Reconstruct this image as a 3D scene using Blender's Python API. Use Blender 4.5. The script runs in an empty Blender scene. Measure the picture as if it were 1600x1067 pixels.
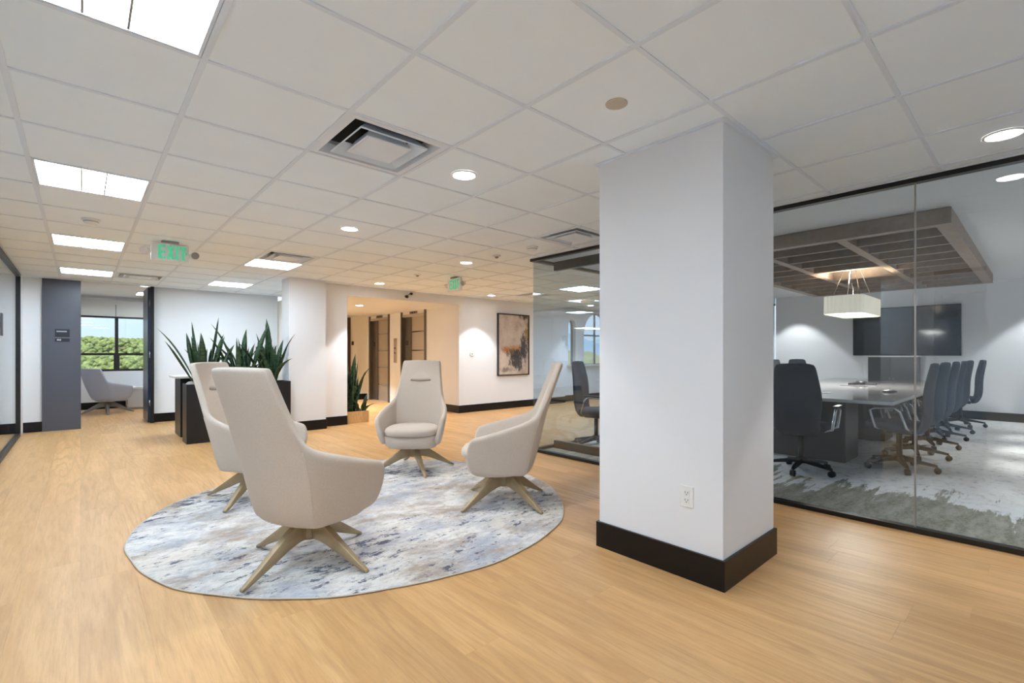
import bpy, bmesh, math, random
from mathutils import Vector, Matrix
PI = math.pi
random.seed(11)
S = bpy.context.scene
COL = S.collection

# ------------------------------------------------------------------ camera, world, exposure
CAM_Z = 1.20
H = CAM_Z + 1.192          # lounge ceiling height
TILE = 0.6096
cam_d = bpy.data.cameras.new('camera'); cam = bpy.data.objects.new('camera', cam_d); COL.objects.link(cam)
cam.location = (0, 0, CAM_Z); cam.rotation_euler = (PI / 2, 0, -0.7337)
cam_d.sensor_width = 36; cam_d.lens = 747.0 / 1600 * 36
cam_d.shift_y = 20.5 / 1600; cam_d.clip_start = 0.02; cam_d.clip_end = 3000
S.camera = cam
vs = S.view_settings
vs.view_transform = 'Standard'; vs.look = 'None'; vs.gamma = 1.0; vs.use_curve_mapping = False
vs.exposure = 0.74
S.cycles.max_bounces = 10; S.cycles.diffuse_bounces = 6; S.cycles.glossy_bounces = 5
S.cycles.transparent_max_bounces = 24; S.cycles.sample_clamp_indirect = 8.0
S.cycles.caustics_reflective = False; S.cycles.caustics_refractive = False

W = bpy.data.worlds.new('sky'); S.world = W; W.use_nodes = True
wn = W.node_tree; wn.nodes.clear()
o_ = wn.nodes.new('ShaderNodeOutputWorld'); b_ = wn.nodes.new('ShaderNodeBackground')
sk = wn.nodes.new('ShaderNodeTexSky'); sk.sky_type = 'HOSEK_WILKIE'; sk.turbidity = 5.0; sk.ground_albedo = 0.3
sk.sun_direction = Vector((-0.5, -0.35, 0.75)).normalized()
mx = wn.nodes.new('ShaderNodeMixRGB'); mx.inputs[0].default_value = 0.45; mx.inputs[2].default_value = (0.9, 0.95, 1.0, 1)
wn.links.new(sk.outputs[0], mx.inputs[1]); wn.links.new(mx.outputs[0], b_.inputs[0]); wn.links.new(b_.outputs[0], o_.inputs[0])
b_.inputs[1].default_value = 1.3
sun_d = bpy.data.lights.new('sun', 'SUN'); sun_d.energy = 3.6; sun_d.angle = 0.01; sun_d.color = (1, 0.96, 0.9)
sun = bpy.data.objects.new('sun', sun_d); COL.objects.link(sun)
sun.rotation_euler = Vector((0.5, 0.35, -0.75)).to_track_quat('-Z', 'Y').to_euler()
sun.location = (0, 0, 40)

TROFFER_E = 17.5
SPOT_W = 42.0

# ------------------------------------------------------------------ materials
def s2l(c):
    return tuple(((v / 255) / 12.92 if v / 255 <= 0.04045 else ((v / 255 + 0.055) / 1.055) ** 2.4) for v in c)
M = {}
def mat(name, col, rough=0.6, metal=0.0, spec=0.5, emit=None, estr=0.0, bump=None, sheen=0.0, vary=None):
    m = bpy.data.materials.new(name); m.use_nodes = True
    nt = m.node_tree; p = nt.nodes['Principled BSDF']
    c = (*s2l(col), 1)
    p.inputs['Base Color'].default_value = c
    p.inputs['Roughness'].default_value = rough; p.inputs['Metallic'].default_value = metal
    p.inputs['Specular IOR Level'].default_value = spec
    if sheen: p.inputs['Sheen Weight'].default_value = sheen
    if emit:
        p.inputs['Emission Color'].default_value = (*s2l(emit), 1); p.inputs['Emission Strength'].default_value = estr
    if bump or vary:
        geo = nt.nodes.new('ShaderNodeNewGeometry')
    if bump:
        n = nt.nodes.new('ShaderNodeTexNoise'); n.inputs['Scale'].default_value = bump[0]; n.inputs['Detail'].default_value = 3
        bp = nt.nodes.new('ShaderNodeBump'); bp.inputs['Strength'].default_value = bump[1]; bp.inputs['Distance'].default_value = bump[2]
        nt.links.new(geo.outputs['Position'], n.inputs['Vector']); nt.links.new(n.outputs['Fac'], bp.inputs['Height'])
        nt.links.new(bp.outputs[0], p.inputs['Normal'])
    if vary:
        n = nt.nodes.new('ShaderNodeTexNoise'); n.inputs['Scale'].default_value = vary[0]; n.inputs['Detail'].default_value = 5
        rp = nt.nodes.new('ShaderNodeValToRGB')
        rp.color_ramp.elements[0].position = 0.3; rp.color_ramp.elements[1].position = 0.7
        rp.color_ramp.elements[0].color = (*[v * (1 - vary[1]) for v in c[:3]], 1)
        rp.color_ramp.elements[1].color = (*[min(1, v * (1 + vary[1])) for v in c[:3]], 1)
        nt.links.new(geo.outputs['Position'], n.inputs['Vector']); nt.links.new(n.outputs['Fac'], rp.inputs[0])
        nt.links.new(rp.outputs[0], p.inputs['Base Color'])
    M[name] = m
    return m
class NT:
    """small helper for writing node graphs"""
    def __init__(s, m): s.t = m.node_tree; s.p = s.t.nodes['Principled BSDF']
    def n(s, kind, **kw):
        x = s.t.nodes.new('ShaderNode' + kind)
        for k, v in kw.items():
            if k.startswith('i_'): x.inputs[k[2:].replace('_', ' ')].default_value = v
            else: setattr(x, k, v)
        return x
    def l(s, a, b): s.t.links.new(a, b)
    def ramp(s, src, stops):
        r = s.n('ValToRGB'); e = r.color_ramp.elements
        while len(e) < len(stops): e.new(0.5)
        for k, (pos, c) in enumerate(stops):
            e[k].position = pos; e[k].color = (*c, 1) if len(c) == 3 else c
        s.l(src, r.inputs[0]); return r.outputs[0]
    def mix(s, f, a, b, mode='MIX'):
        m = s.n('MixRGB', blend_type=mode)
        for k, v in ((0, f), (1, a), (2, b)):
            if hasattr(v, 'links') or hasattr(v, 'is_linked'): s.l(v, m.inputs[k])
            else: m.inputs[k].default_value = v if k == 0 else (*v, 1)
        return m.outputs[0]
    def pos(s, scale=(1, 1, 1), rot=(0, 0, 0), loc=(0, 0, 0), obj=False):
        g = s.n('TexCoord') if obj else s.n('NewGeometry')
        mp = s.n('Mapping'); mp.inputs['Scale'].default_value = scale; mp.inputs['Rotation'].default_value = rot; mp.inputs['Location'].default_value = loc
        s.l(g.outputs['Object' if obj else 'Position'], mp.inputs['Vector']); return mp.outputs[0]
    def noise(s, vec, scale, detail=4, rough=0.55, dist=0.0):
        n = s.n('TexNoise'); n.inputs['Scale'].default_value = scale; n.inputs['Detail'].default_value = detail
        n.inputs['Roughness'].default_value = rough; n.inputs['Distortion'].default_value = dist
        s.l(vec, n.inputs['Vector']); return n.outputs['Fac']
G1 = lambda v: (v, v, v)

mat('white_paint', (233, 234, 236), 0.75, bump=(180, 0.03, 0.002))
mat('grey_paint', (231, 232, 235), 0.75, bump=(180, 0.03, 0.002))
mat('beige_paint', (242, 238, 228), 0.75)
mat('navy_panel', (82, 84, 94), 0.35, bump=(60, 0.02, 0.001))
mat('black_trim', (12, 12, 16), 0.3, spec=0.35)
mat('black_metal', (17, 17, 19), 0.4)
mat('tile_white', (238, 247, 255), 0.9, bump=(900, 0.12, 0.001), vary=(4, 0.012))
mat('tee_white', (224, 233, 244), 0.5)
mat('vent_white', (226, 234, 244), 0.5)
mat('dark_void', (30, 30, 31), 0.8)
mat('plastic_white', (232, 232, 230), 0.4)
mat('plastic_grey', (150, 148, 146), 0.45)
mat('fabric', (201, 188, 175), 0.9, spec=0.25, sheen=0.15, bump=(420, 0.25, 0.0015), vary=(260, 0.10))
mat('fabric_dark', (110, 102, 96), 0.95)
mat('fabric_grey', (160, 168, 186), 0.9, sheen=0.1, bump=(420, 0.2, 0.0015))
mat('champagne', (168, 148, 116), 0.3, metal=0.35, vary=(30, 0.06))
mat('grey_leg', (120, 118, 116), 0.4, metal=0.3)
mat('planter_black', (24, 24, 27), 0.38)
mat('soil', (40, 34, 28), 0.95, bump=(60, 0.8, 0.02))
mat('counter_white', (222, 220, 216), 0.4)
mat('steel', (206, 197, 184), 0.38, metal=0.6, bump=(8, 0.04, 0.01))
mat('steel_dark', (116, 110, 104), 0.35, metal=0.6)
mat('brown_door', (72, 50, 40), 0.5)
mat('chrome', (205, 208, 212), 0.15, metal=1.0)
mat('chair_fabric', (50, 57, 70), 0.8, bump=(300, 0.15, 0.001))
mat('chair_plastic', (30, 31, 34), 0.45)
mat('table_top', (128, 124, 122), 0.07, vary=(6, 0.05))
mat('table_edge', (205, 205, 202), 0.3)
mat('table_base', (52, 54, 60), 0.35)
mat('tv_frame', (18, 19, 22), 0.35)
mat('tv_screen', (12, 15, 21), 0.10, spec=0.3)
mat('window_frame', (30, 24, 22), 0.45)
mat('shade_cloth', (240, 238, 236), 0.9)
mat('door_blue', (38, 54, 80), 0.3)
mat('cabinet_grey', (186, 184, 182), 0.5)
mat('book_cover', (120, 132, 150), 0.5)
mat('paper', (240, 240, 238), 0.7)
mat('sign_navy', (33, 35, 44), 0.35)
mat('sign_text', (190, 192, 196), 0.6)
mat('sign_strip', (120, 120, 126), 0.5)
mat('lens_main', (255, 252, 245), 0.5, emit=(219, 239, 255), estr=TROFFER_E)
mat('lens_center', (255, 255, 252), 0.5, emit=(222, 240, 255), estr=TROFFER_E * 1.7)
mat('lamp_disc', (255, 252, 245), 0.5, emit=(255, 252, 246), estr=26)
mat('exit_green', (60, 180, 135), 0.5, emit=(95, 205, 158), estr=0.30)
mat('lamp_glass', (225, 226, 228), 0.15, spec=0.6)
mat('slat_wood', (158, 140, 126), 0.55, vary=(14, 0.12))
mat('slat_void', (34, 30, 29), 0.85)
mat('pendant_shade', (228, 224, 210), 0.7, emit=(255, 244, 218), estr=0.30)
mat('pendant_diffuser', (250, 246, 230), 0.5, emit=(255, 240, 205), estr=3.0)
mat('leaf', (34, 58, 38), 0.42)
mat('painting_frame', (44, 32, 30), 0.4)
mat('cream_plate', (196, 183, 165), 0.6)
mat('carpet_plain', (206, 207, 210), 0.95, spec=0.1, bump=(300, 0.3, 0.002))
mat('carpet_edge', (196, 186, 172), 0.9)

def mk_wood(name, c0, c1, sy=1.0, rough=0.36):
    m = mat(name, (200, 160, 110), rough); g = NT(m)
    geo = g.n('NewGeometry'); oi = g.n('ObjectInfo')
    off = g.n('VectorMath', operation='MULTIPLY'); cmb = g.n('CombineXYZ')
    g.l(oi.outputs['Random'], cmb.inputs[0]); g.l(oi.outputs['Random'], cmb.inputs[1]); g.l(oi.outputs['Random'], cmb.inputs[2])
    g.l(cmb.outputs[0], off.inputs[0]); off.inputs[1].default_value = (31, 17, 53)
    add = g.n('VectorMath', operation='ADD'); g.l(geo.outputs['Position'], add.inputs[0]); g.l(off.outputs[0], add.inputs[1])
    def mp(sc):
        q = g.n('Mapping'); q.inputs['Scale'].default_value = sc; g.l(add.outputs[0], q.inputs['Vector']); return q.outputs[0]
    fine = g.noise(mp((17, 1.3, 3)), 3.0, 7, 0.66)
    broad = g.noise(mp((4.2, 0.45, 1)), 1.6, 4, 0.55, 0.6)
    fld = g.noise(mp((3.6, 0.24, 1)), 1.25, 1.8, 0.45, 0.15)
    f1 = g.n('Math', operation='MULTIPLY_ADD'); g.l(fld, f1.inputs[0]); f1.inputs[1].default_value = 75.0; g.l(broad, f1.inputs[2])
    rings = g.n('Math', operation='SINE'); g.l(f1.outputs[0], rings.inputs[0])
    msk = g.noise(mp((2.5, 0.5, 1)), 0.9, 2)
    fine2 = g.noise(mp((70, 2.2, 3)), 2.4, 5, 0.6)
    base = g.ramp(broad, [(0.28, c0), (0.72, c1)])
    dk = tuple(v * 0.74 for v in c0); g.p.inputs['Specular IOR Level'].default_value = 0.3
    a = g.mix(g.ramp(fine, [(0.44, G1(0.0)), (0.78, G1(0.6))]), base, dk)
    rr_ = g.n('Math', operation='MULTIPLY'); g.l(g.ramp(rings.outputs[0], [(0.3, G1(0.0)), (0.98, G1(0.40))]), rr_.inputs[0]); g.l(g.ramp(msk, [(0.42, G1(0.1)), (0.60, G1(1.0))]), rr_.inputs[1])
    a = g.mix(rr_.outputs[0], a, dk)
    a = g.mix(g.ramp(fine2, [(0.48, G1(0.0)), (0.80, G1(0.35))]), a, dk)
    tone = g.n('MapRange'); tone.inputs['To Min'].default_value = 0.93; tone.inputs['To Max'].default_value = 1.06
    g.l(oi.outputs['Random'], tone.inputs['Value'])
    sc = g.n('VectorMath', operation='SCALE'); g.l(a, sc.inputs[0]); g.l(tone.outputs[0], sc.inputs['Scale'])
    g.l(sc.outputs[0], g.p.inputs['Base Color'])
    bp = g.n('Bump'); bp.inputs['Strength'].default_value = 0.10; bp.inputs['Distance'].default_value = 0.004
    g.l(fine, bp.inputs['Height']); bp2 = g.n('Bump'); bp2.inputs['Strength'].default_value = 0.03; bp2.inputs['Distance'].default_value = 0.01
    g.l(rings.outputs[0], bp2.inputs['Height']); g.l(bp.outputs[0], bp2.inputs['Normal']); g.l(bp2.outputs[0], g.p.inputs['Normal'])
    return m
mk_wood('plank_wood', s2l((198, 151, 98)), s2l((221, 176, 122)), rough=0.42)
mk_wood('box_wood', s2l((190, 150, 100)), s2l((206, 168, 116)), rough=0.5)

def mk_rug():
    m = mat('rug_pile', (200, 200, 198), 0.95, spec=0.1); g = NT(m)
    base = g.ramp(g.noise(g.pos((0.8, 1.6, 1)), 1.5, 6, 0.65, 0.5), [(0.32, s2l((206, 202, 198))), (0.5, s2l((226, 222, 216))), (0.64, s2l((212, 203, 192)))])
    blue = g.ramp(g.noise(g.pos((1.0, 1.5, 1), loc=(3, 1, 0)), 1.5, 9, 0.74, 0.3), [(0.46, G1(0.0)), (0.62, G1(0.9))])
    c = g.mix(blue, base, s2l((164, 169, 182)))
    br = g.ramp(g.noise(g.pos((1.1, 1.7, 1), loc=(8, 5, 0)), 1.5, 9, 0.78, 0.2), [(0.49, G1(0.0)), (0.62, G1(0.9))])
    c = g.mix(br, c, s2l((168, 150, 134)))
    gr = g.ramp(g.noise(g.pos((6, 11, 1), loc=(1, 9, 0)), 2.2, 9, 0.82), [(0.52, G1(0.0)), (0.64, G1(0.65))])
    c = g.mix(gr, c, s2l((140, 138, 140)))
    nv = g.noise(g.pos((4.0, 8.0, 1), rot=(0, 0, 0.10), loc=(5, 2, 0)), 1.7, 10, 0.80)
    big = g.noise(g.pos((1, 1, 1), loc=(2.3, 7, 0)), 1.1, 2)
    am = g.n('Math', operation='MULTIPLY_ADD'); g.l(big, am.inputs[0]); am.inputs[1].default_value = 0.35; g.l(nv, am.inputs[2])
    c = g.mix(g.ramp(am.outputs[0], [(0.742, G1(0.0)), (0.772, G1(0.85))]), c, s2l((62, 70, 96)))
    fl = g.noise(g.pos(), 160, 2)
    c = g.mix(0.12, c, g.ramp(fl, [(0.3, G1(0.25)), (0.7, G1(1.0))]), 'MULTIPLY')
    g.l(c, g.p.inputs['Base Color'])
    bp = g.n('Bump'); bp.inputs['Strength'].default_value = 0.35; bp.inputs['Distance'].default_value = 0.004
    g.l(fl, bp.inputs['Height']); g.l(bp.outputs[0], g.p.inputs['Normal'])
mk_rug()

def mk_carpet():
    m = mat('carpet_grey', (170, 170, 168), 0.95, spec=0.1); g = NT(m)
    a = g.noise(g.pos((1.2, 1.6, 1)), 7, 8, 0.75)
    light = g.ramp(a, [(0.34, s2l((168, 168, 168))), (0.46, s2l((222, 222, 222))), (0.7, s2l((234, 234, 234)))])
    b = g.noise(g.pos((2, 2, 1), loc=(4, 4, 0)), 16, 8, 0.8)
    b2 = g.noise(g.pos((1.2, 5, 1), loc=(2, 6, 0)), 2.2, 8, 0.75)
    moss = g.mix(g.ramp(b2, [(0.42, G1(0.0)), (0.62, G1(0.75))]), g.ramp(b, [(0.36, s2l((92, 96, 88))), (0.64, s2l((150, 151, 140)))]), s2l((172, 173, 164)))
    # the pattern's darker zone runs along the glazed side and ends in long ragged fingers
    sx = g.n('SeparateXYZ'); g.l(g.pos(), sx.inputs[0])
    d = g.n('MapRange'); d.inputs['From Min'].default_value = 4.1; d.inputs['From Max'].default_value = 6.4
    d.inputs['To Min'].default_value = 0.0; d.inputs['To Max'].default_value = 1.0; g.l(sx.outputs[0], d.inputs['Value'])
    fing = g.noise(g.pos((0.7, 7, 1)), 1.4, 9, 0.7)
    blk = g.noise(g.pos((1.0, 1.6, 1), loc=(7, 3, 0)), 1.2, 3)
    m1 = g.n('Math', operation='MULTIPLY_ADD'); g.l(fing, m1.inputs[0]); m1.inputs[1].default_value = 1.3; g.l(blk, m1.inputs[2])
    m2 = g.n('Math', operation='SUBTRACT'); g.l(m1.outputs[0], m2.inputs[0]); g.l(d.outputs[0], m2.inputs[1])
    fac = g.ramp(m2.outputs[0], [(0.66, G1(0.0)), (0.72, G1(1.0))])
    g.l(g.mix(fac, light, moss), g.p.inputs['Base Color'])
mk_carpet()

def mk_painting():
    m = mat('painting_canvas', (180, 165, 150), 0.6); g = NT(m)
    # object coordinates: x 0..1 across, z 0..1 up
    tc = g.n('TexCoord'); sx = g.n('SeparateXYZ'); g.l(tc.outputs['Object'], sx.inputs[0])
    U, V = sx.outputs[0], sx.outputs[2]
    base = g.ramp(g.noise(g.pos((1, 1, 1.3), obj=True), 3.0, 6, 0.65), [(0.3, s2l((150, 130, 118))), (0.5, s2l((192, 174, 158))), (0.7, s2l((206, 192, 178)))])
    def blob(u, v, ru, rv, loc, sharp=(0.42, 0.56), amp=0.9):
        a = g.n('Math', operation='SUBTRACT'); g.l(U, a.inputs[0]); a.inputs[1].default_value = u
        a2 = g.n('Math', operation='DIVIDE'); g.l(a.outputs[0], a2.inputs[0]); a2.inputs[1].default_value = ru
        b = g.n('Math', operation='SUBTRACT'); g.l(V, b.inputs[0]); b.inputs[1].default_value = v
        b2 = g.n('Math', operation='DIVIDE'); g.l(b.outputs[0], b2.inputs[0]); b2.inputs[1].default_value = rv
        aa = g.n('Math', operation='MULTIPLY'); g.l(a2.outputs[0], aa.inputs[0]); g.l(a2.outputs[0], aa.inputs[1])
        bb = g.n('Math', operation='MULTIPLY_ADD'); g.l(b2.outputs[0], bb.inputs[0]); g.l(b2.outputs[0], bb.inputs[1]); g.l(aa.outputs[0], bb.inputs[2])
        n = g.noise(g.pos((4.5, 1, 3.6), obj=True, loc=loc), 1.5, 9, 0.78)
        r = g.n('Math', operation='MULTIPLY_ADD'); g.l(bb.outputs[0], r.inputs[0]); r.inputs[1].default_value = -0.17; g.l(n, r.inputs[2])
        return g.ramp(r.outputs[0], [(sharp[0] - 0.08, G1(0.0)), (sharp[1] - 0.07, G1(amp))])
    c = base
    c = g.mix(blob(0.97, 0.66, 0.10, 0.30, (3, 0, 1)), c, s2l((140, 112, 40)))
    c = g.mix(blob(0.24, 0.42, 0.16, 0.07, (7, 0, 5)), c, s2l((176, 104, 40)))
    c = g.mix(blob(0.55, 0.44, 0.20, 0.07, (2, 0, 8)), c, s2l((188, 134, 66)))
    c = g.mix(blob(0.48, 0.34, 0.24, 0.10, (9, 0, 2)), c, s2l((70, 52, 40)))
    c = g.mix(blob(0.84, 0.50, 0.16, 0.22, (1, 0, 1), (0.40, 0.50)), c, s2l((34, 34, 44)))
    c = g.mix(blob(0.66, 0.24, 0.30, 0.18, (5, 0, 3), (0.40, 0.50)), c, s2l((32, 33, 44)))
    c = g.mix(blob(0.86, 0.98, 0.26, 0.06, (6, 0, 6)), c, s2l((46, 38, 40)))
    c = g.mix(blob(0.82, 0.20, 0.08, 0.12, (8, 0, 9)), c, s2l((198, 188, 180)))
    c = g.mix(blob(0.22, 0.08, 0.30, 0.05, (4, 0, 4)), c, s2l((120, 104, 96)))
    g.l(c, g.p.inputs['Base Color'])
mk_painting()

def mk_leaf():
    g = NT(M['leaf'])
    n = g.noise(g.pos((5, 5, 22)), 2.2, 4, 0.6, 0.4)
    g.l(g.ramp(n, [(0.35, s2l((30, 52, 34))), (0.55, s2l((50, 78, 50))), (0.72, s2l((84, 108, 78)))]), g.p.inputs['Base Color'])
mk_leaf()

def mk_glass(name, tint, refl_ior=1.5, rough=0.0):
    m = bpy.data.materials.new(name); m.use_nodes = True; t = m.node_tree; t.nodes.clear()
    out = t.nodes.new('ShaderNodeOutputMaterial'); mx = t.nodes.new('ShaderNodeMixShader')
    tr = t.nodes.new('ShaderNodeBsdfTransparent'); gl = t.nodes.new('ShaderNodeBsdfGlossy'); fr = t.nodes.new('ShaderNodeFresnel')
    tr.inputs[0].default_value = (*tint, 1); gl.inputs['Roughness'].default_value = rough; gl.inputs['Color'].default_value = (0.95, 0.98, 1, 1)
    # a straight-through ray meets the back face at the same angle as the front: the same real index on both faces
    geo = t.nodes.new('ShaderNodeNewGeometry'); mul = t.nodes.new('ShaderNodeMath'); mul.operation = 'MULTIPLY_ADD'
    mul.inputs[1].default_value = 1 / refl_ior - refl_ior; mul.inputs[2].default_value = refl_ior
    t.links.new(geo.outputs['Backfacing'], mul.inputs[0]); t.links.new(mul.outputs[0], fr.inputs['IOR'])
    t.links.new(fr.outputs[0], mx.inputs[0])
    t.links.new(tr.outputs[0], mx.inputs[1]); t.links.new(gl.outputs[0], mx.inputs[2]); t.links.new(mx.outputs[0], out.inputs[0])
    M[name] = m; return m
mk_glass('glass_tinted', (0.875, 0.925, 0.965), 1.62)
mk_glass('glass_clear', (0.98, 0.99, 0.99), 1.45)

def mk_shade():
    m = M['shade_cloth']; g = NT(m); tl = g.n('BsdfTranslucent'); tl.inputs[0].default_value = (.8, .79, .77, 1)
    mx_ = g.n('MixShader'); mx_.inputs[0].default_value = 0.5
    out = [q for q in m.node_tree.nodes if q.type == 'OUTPUT_MATERIAL'][0]
    g.l(g.p.outputs[0], mx_.inputs[1]); g.l(tl.outputs[0], mx_.inputs[2]); g.l(mx_.outputs[0], out.inputs[0])
mk_shade()
# hillside outside
mat('hill_ground', (150, 148, 110), 0.95, vary=(0.08, 0.2))
mat('foliage', (122, 140, 84), 0.9, vary=(0.9, 0.5), bump=(2.5, 1.0, 0.5))
mat('mountain', (150, 168, 182), 1.0, spec=0.0, vary=(0.01, 0.06))  # distance haze is painted into the ridge's blue-grey base colour

# ------------------------------------------------------------------ mesh helpers
class MB:
    def __init__(s): s.v = []; s.f = []
    def add(s, vs_, fs):
        k = len(s.v); s.v += [tuple(p) for p in vs_]; s.f += [tuple(i + k for i in f) for f in fs]; return s
    def box(s, x0, x1, y0, y1, z0, z1, T=None):
        p = [(x0, y0, z0), (x1, y0, z0), (x1, y1, z0), (x0, y1, z0), (x0, y0, z1), (x1, y0, z1), (x1, y1, z1), (x0, y1, z1)]
        if T is not None: p = [T @ Vector(q) for q in p]
        return s.add(p, [(0, 3, 2, 1), (4, 5, 6, 7), (0, 1, 5, 4), (1, 2, 6, 5), (2, 3, 7, 6), (3, 0, 4, 7)])
    def loft(s, rings, cap=True, closed=True):
        n = len(rings[0]); fs = []
        for r in range(len(rings) - 1):
            for i in range(n if closed else n - 1):
                a, b = r * n + i, r * n + (i + 1) % n
                fs.append((a, b, b + n, a + n))
        if cap:
            fs.append(tuple(reversed(range(n)))); fs.append(tuple(range((len(rings) - 1) * n, len(rings) * n)))
        return s.add([p for r in rings for p in r], fs)
    def cyl(s, p0, p1, r0, r1=None, n=12, cap=True):
        r1 = r0 if r1 is None else r1
        p0, p1 = Vector(p0), Vector(p1); d = (p1 - p0).normalized()
        u = d.orthogonal().normalized(); w = d.cross(u)
        R = lambda p, r: [p + r * (math.cos(2 * PI * i / n) * u + math.sin(2 * PI * i / n) * w) for i in range(n)]
        return s.loft([R(p0, r0), R(p1, r1)], cap)
    def tube(s, pts, r, n=8, cap=True):
        pts = [Vector(p) for p in pts]; rings = []; u = None
        rr = r if isinstance(r, (list, tuple)) else [r] * len(pts)
        for i, p in enumerate(pts):
            d = (pts[min(i + 1, len(pts) - 1)] - pts[max(i - 1, 0)]).normalized()
            if u is None: u = d.orthogonal().normalized()
            u = (u - u.dot(d) * d).normalized(); w = d.cross(u)
            rings.append([p + rr[i] * (math.cos(2 * PI * k / n) * u + math.sin(2 * PI * k / n) * w) for k in range(n)])
        return s.loft(rings, cap)
    def lathe(s, prof, n=24, c=(0, 0, 0), cap=True):
        return s.loft([[(c[0] + r * math.cos(2 * PI * i / n), c[1] + r * math.sin(2 * PI * i / n), c[2] + z) for i in range(n)] for r, z in prof], cap)
    def prism(s, poly, z0, z1):
        return s.loft([[(x, y, z0) for x, y in poly], [(x, y, z1) for x, y in poly]])
    def mesh(s, name, m, smooth=False):
        me = bpy.data.meshes.new(name); me.from_pydata(s.v, [], s.f); me.update()
        bm = bmesh.new(); bm.from_mesh(me); bmesh.ops.recalc_face_normals(bm, faces=bm.faces); bm.to_mesh(me); bm.free()
        if m: me.materials.append(M[m])
        if smooth: me.polygons.foreach_set('use_smooth', [True] * len(me.polygons))
        return me
    def build(s, name, m, parent=None, smooth=False, bevel=0, seg=2, sub=0):
        return link(name, s.mesh(name, m, smooth or bool(bevel) and seg > 1), parent, bevel, seg, sub)
def link(name, me, parent=None, bevel=0, seg=2, sub=0):
    o = bpy.data.objects.new(name, me); COL.objects.link(o)
    if parent: o.parent = parent
    if bevel:
        b = o.modifiers.new('bevel', 'BEVEL'); b.width = bevel; b.segments = seg; b.limit_method = 'ANGLE'; b.angle_limit = 0.6
        b.harden_normals = False
        for p in me.polygons: p.use_smooth = seg > 1
        w = o.modifiers.new('wn', 'WEIGHTED_NORMAL'); w.keep_sharp = False
    if sub:
        q = o.modifiers.new('sub', 'SUBSURF'); q.levels = sub; q.render_levels = sub
    return o
def tag(o, label=None, cat=None, group=None, kind=None):
    if label: o['label'] = label
    if cat: o['category'] = cat
    if group: o['group'] = group
    if kind: o['kind'] = kind
    return o
def thing(name, label, cat, loc=(0, 0, 0), rz=0, group=None):
    o = bpy.data.objects.new(name, None); COL.objects.link(o); o.empty_display_size = 0.1
    o.location = loc; o.rotation_euler = (0, 0, rz)
    return tag(o, label, cat, group)
def struct(name, mb, m, label, cat='wall', bevel=0):
    o = mb.build(name, m, None, bevel=bevel, seg=1); return tag(o, label, cat, kind='structure')
def copy_tree(o, parent=None):
    c = o.copy(); COL.objects.link(c); c.parent = parent
    for ch in o.children: copy_tree(ch, c)
    return c
B = lambda *a, **k: MB().box(*a, **k)
GX = lambda i: (i + 2.608) * TILE
GY = lambda j: (j + 2.728) * TILE

# ------------------------------------------------------------------ floor and its planks
XG = 4.19      # glazed wall of the meeting room
YG = 4.25      # its second glazed side
floor = struct('floor', B(-5, 14, -4, 14.2, -0.15, -0.013), 'plank_wood', 'light oak plank floor of the lounge and corridor', 'floor')
PW, PL = 0.2286, 1.524
plank_me = B(-PW / 2 + 0.0003, PW / 2 - 0.0003, -PL / 2 + 0.0003, PL / 2 - 0.0003, -0.012, 0).mesh('plank', 'plank_wood')
rest = MB(); n_planks = 0
def lay(x0, x1, y0, y1, single=True, seed=0):
    global n_planks
    rnd = random.Random(seed); k0 = math.floor((x0 - 0.223) / PW); k1 = math.ceil((x1 - 0.223) / PW)
    for k in range(k0, k1):
        a, b = max(x0, 0.223 + k * PW), min(x1, 0.223 + (k + 1) * PW)
        if b - a < 0.002: continue
        st = random.Random(k * 7 + 3).random() * PL
        j0 = math.floor((y0 - st) / PL); j1 = math.ceil((y1 - st) / PL)
        for j in range(j0, j1):
            c, d = max(y0, st + j * PL), min(y1, st + (j + 1) * PL)
            if d - c < 0.002: continue
            if single:
                o = link('plank', plank_me, floor); o.location = ((a + b) / 2, (c + d) / 2, 0)
                o.scale = ((b - a) / PW, (d - c) / PL, 1); n_planks += 1
            else:
                rest.box(a + 0.0007, b - 0.0007, c + 0.0007, d - 0.0007, -0.012, 0)
XS = 0.223 + 12 * PW
lay(-0.66, XS, -0.5, 10.4)
lay(XS, XG - 0.02, -0.5, 7.99)
lay(XG - 0.02, 9.0, YG + 0.03, 7.99)
lay(3.42, 5.74, 7.99, 12.15)
lay(3.15, 3.42, 8.13, 12.15, False)
struct('floor_carpet_rear', B(-0.14, XG - 0.03, -3.0, -0.5, -0.012, 0.0), 'carpet_plain', 'plain grey carpet behind the viewer', 'carpet')  # unseen carpet, added so less warm wood bounce reaches the ceiling
struct('floor_carpet_side', B(-4.4, -0.72, 0.47, 6.4, -0.012, 0.0), 'carpet_plain', 'plain grey carpet of the side office', 'carpet')  # added in place of planks to weaken their warm bounce
lay(-4.4, -0.72, 6.4, 10.4, False)
lay(-0.5, 2.4, 10.4, 13.8, False)
lay(9.0, 12.2, YG + 0.03, 8.2, False)
o = rest.build('plank_field', 'plank_wood', floor); o['kind'] = 'stuff'

carpet = struct('floor_carpet', B(XG + 0.03, 12.3, -3, YG - 0.03, -0.012, 0.002), 'carpet_grey', 'pale grey carpet with mossy streaked border in the meeting room', 'carpet')

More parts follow.
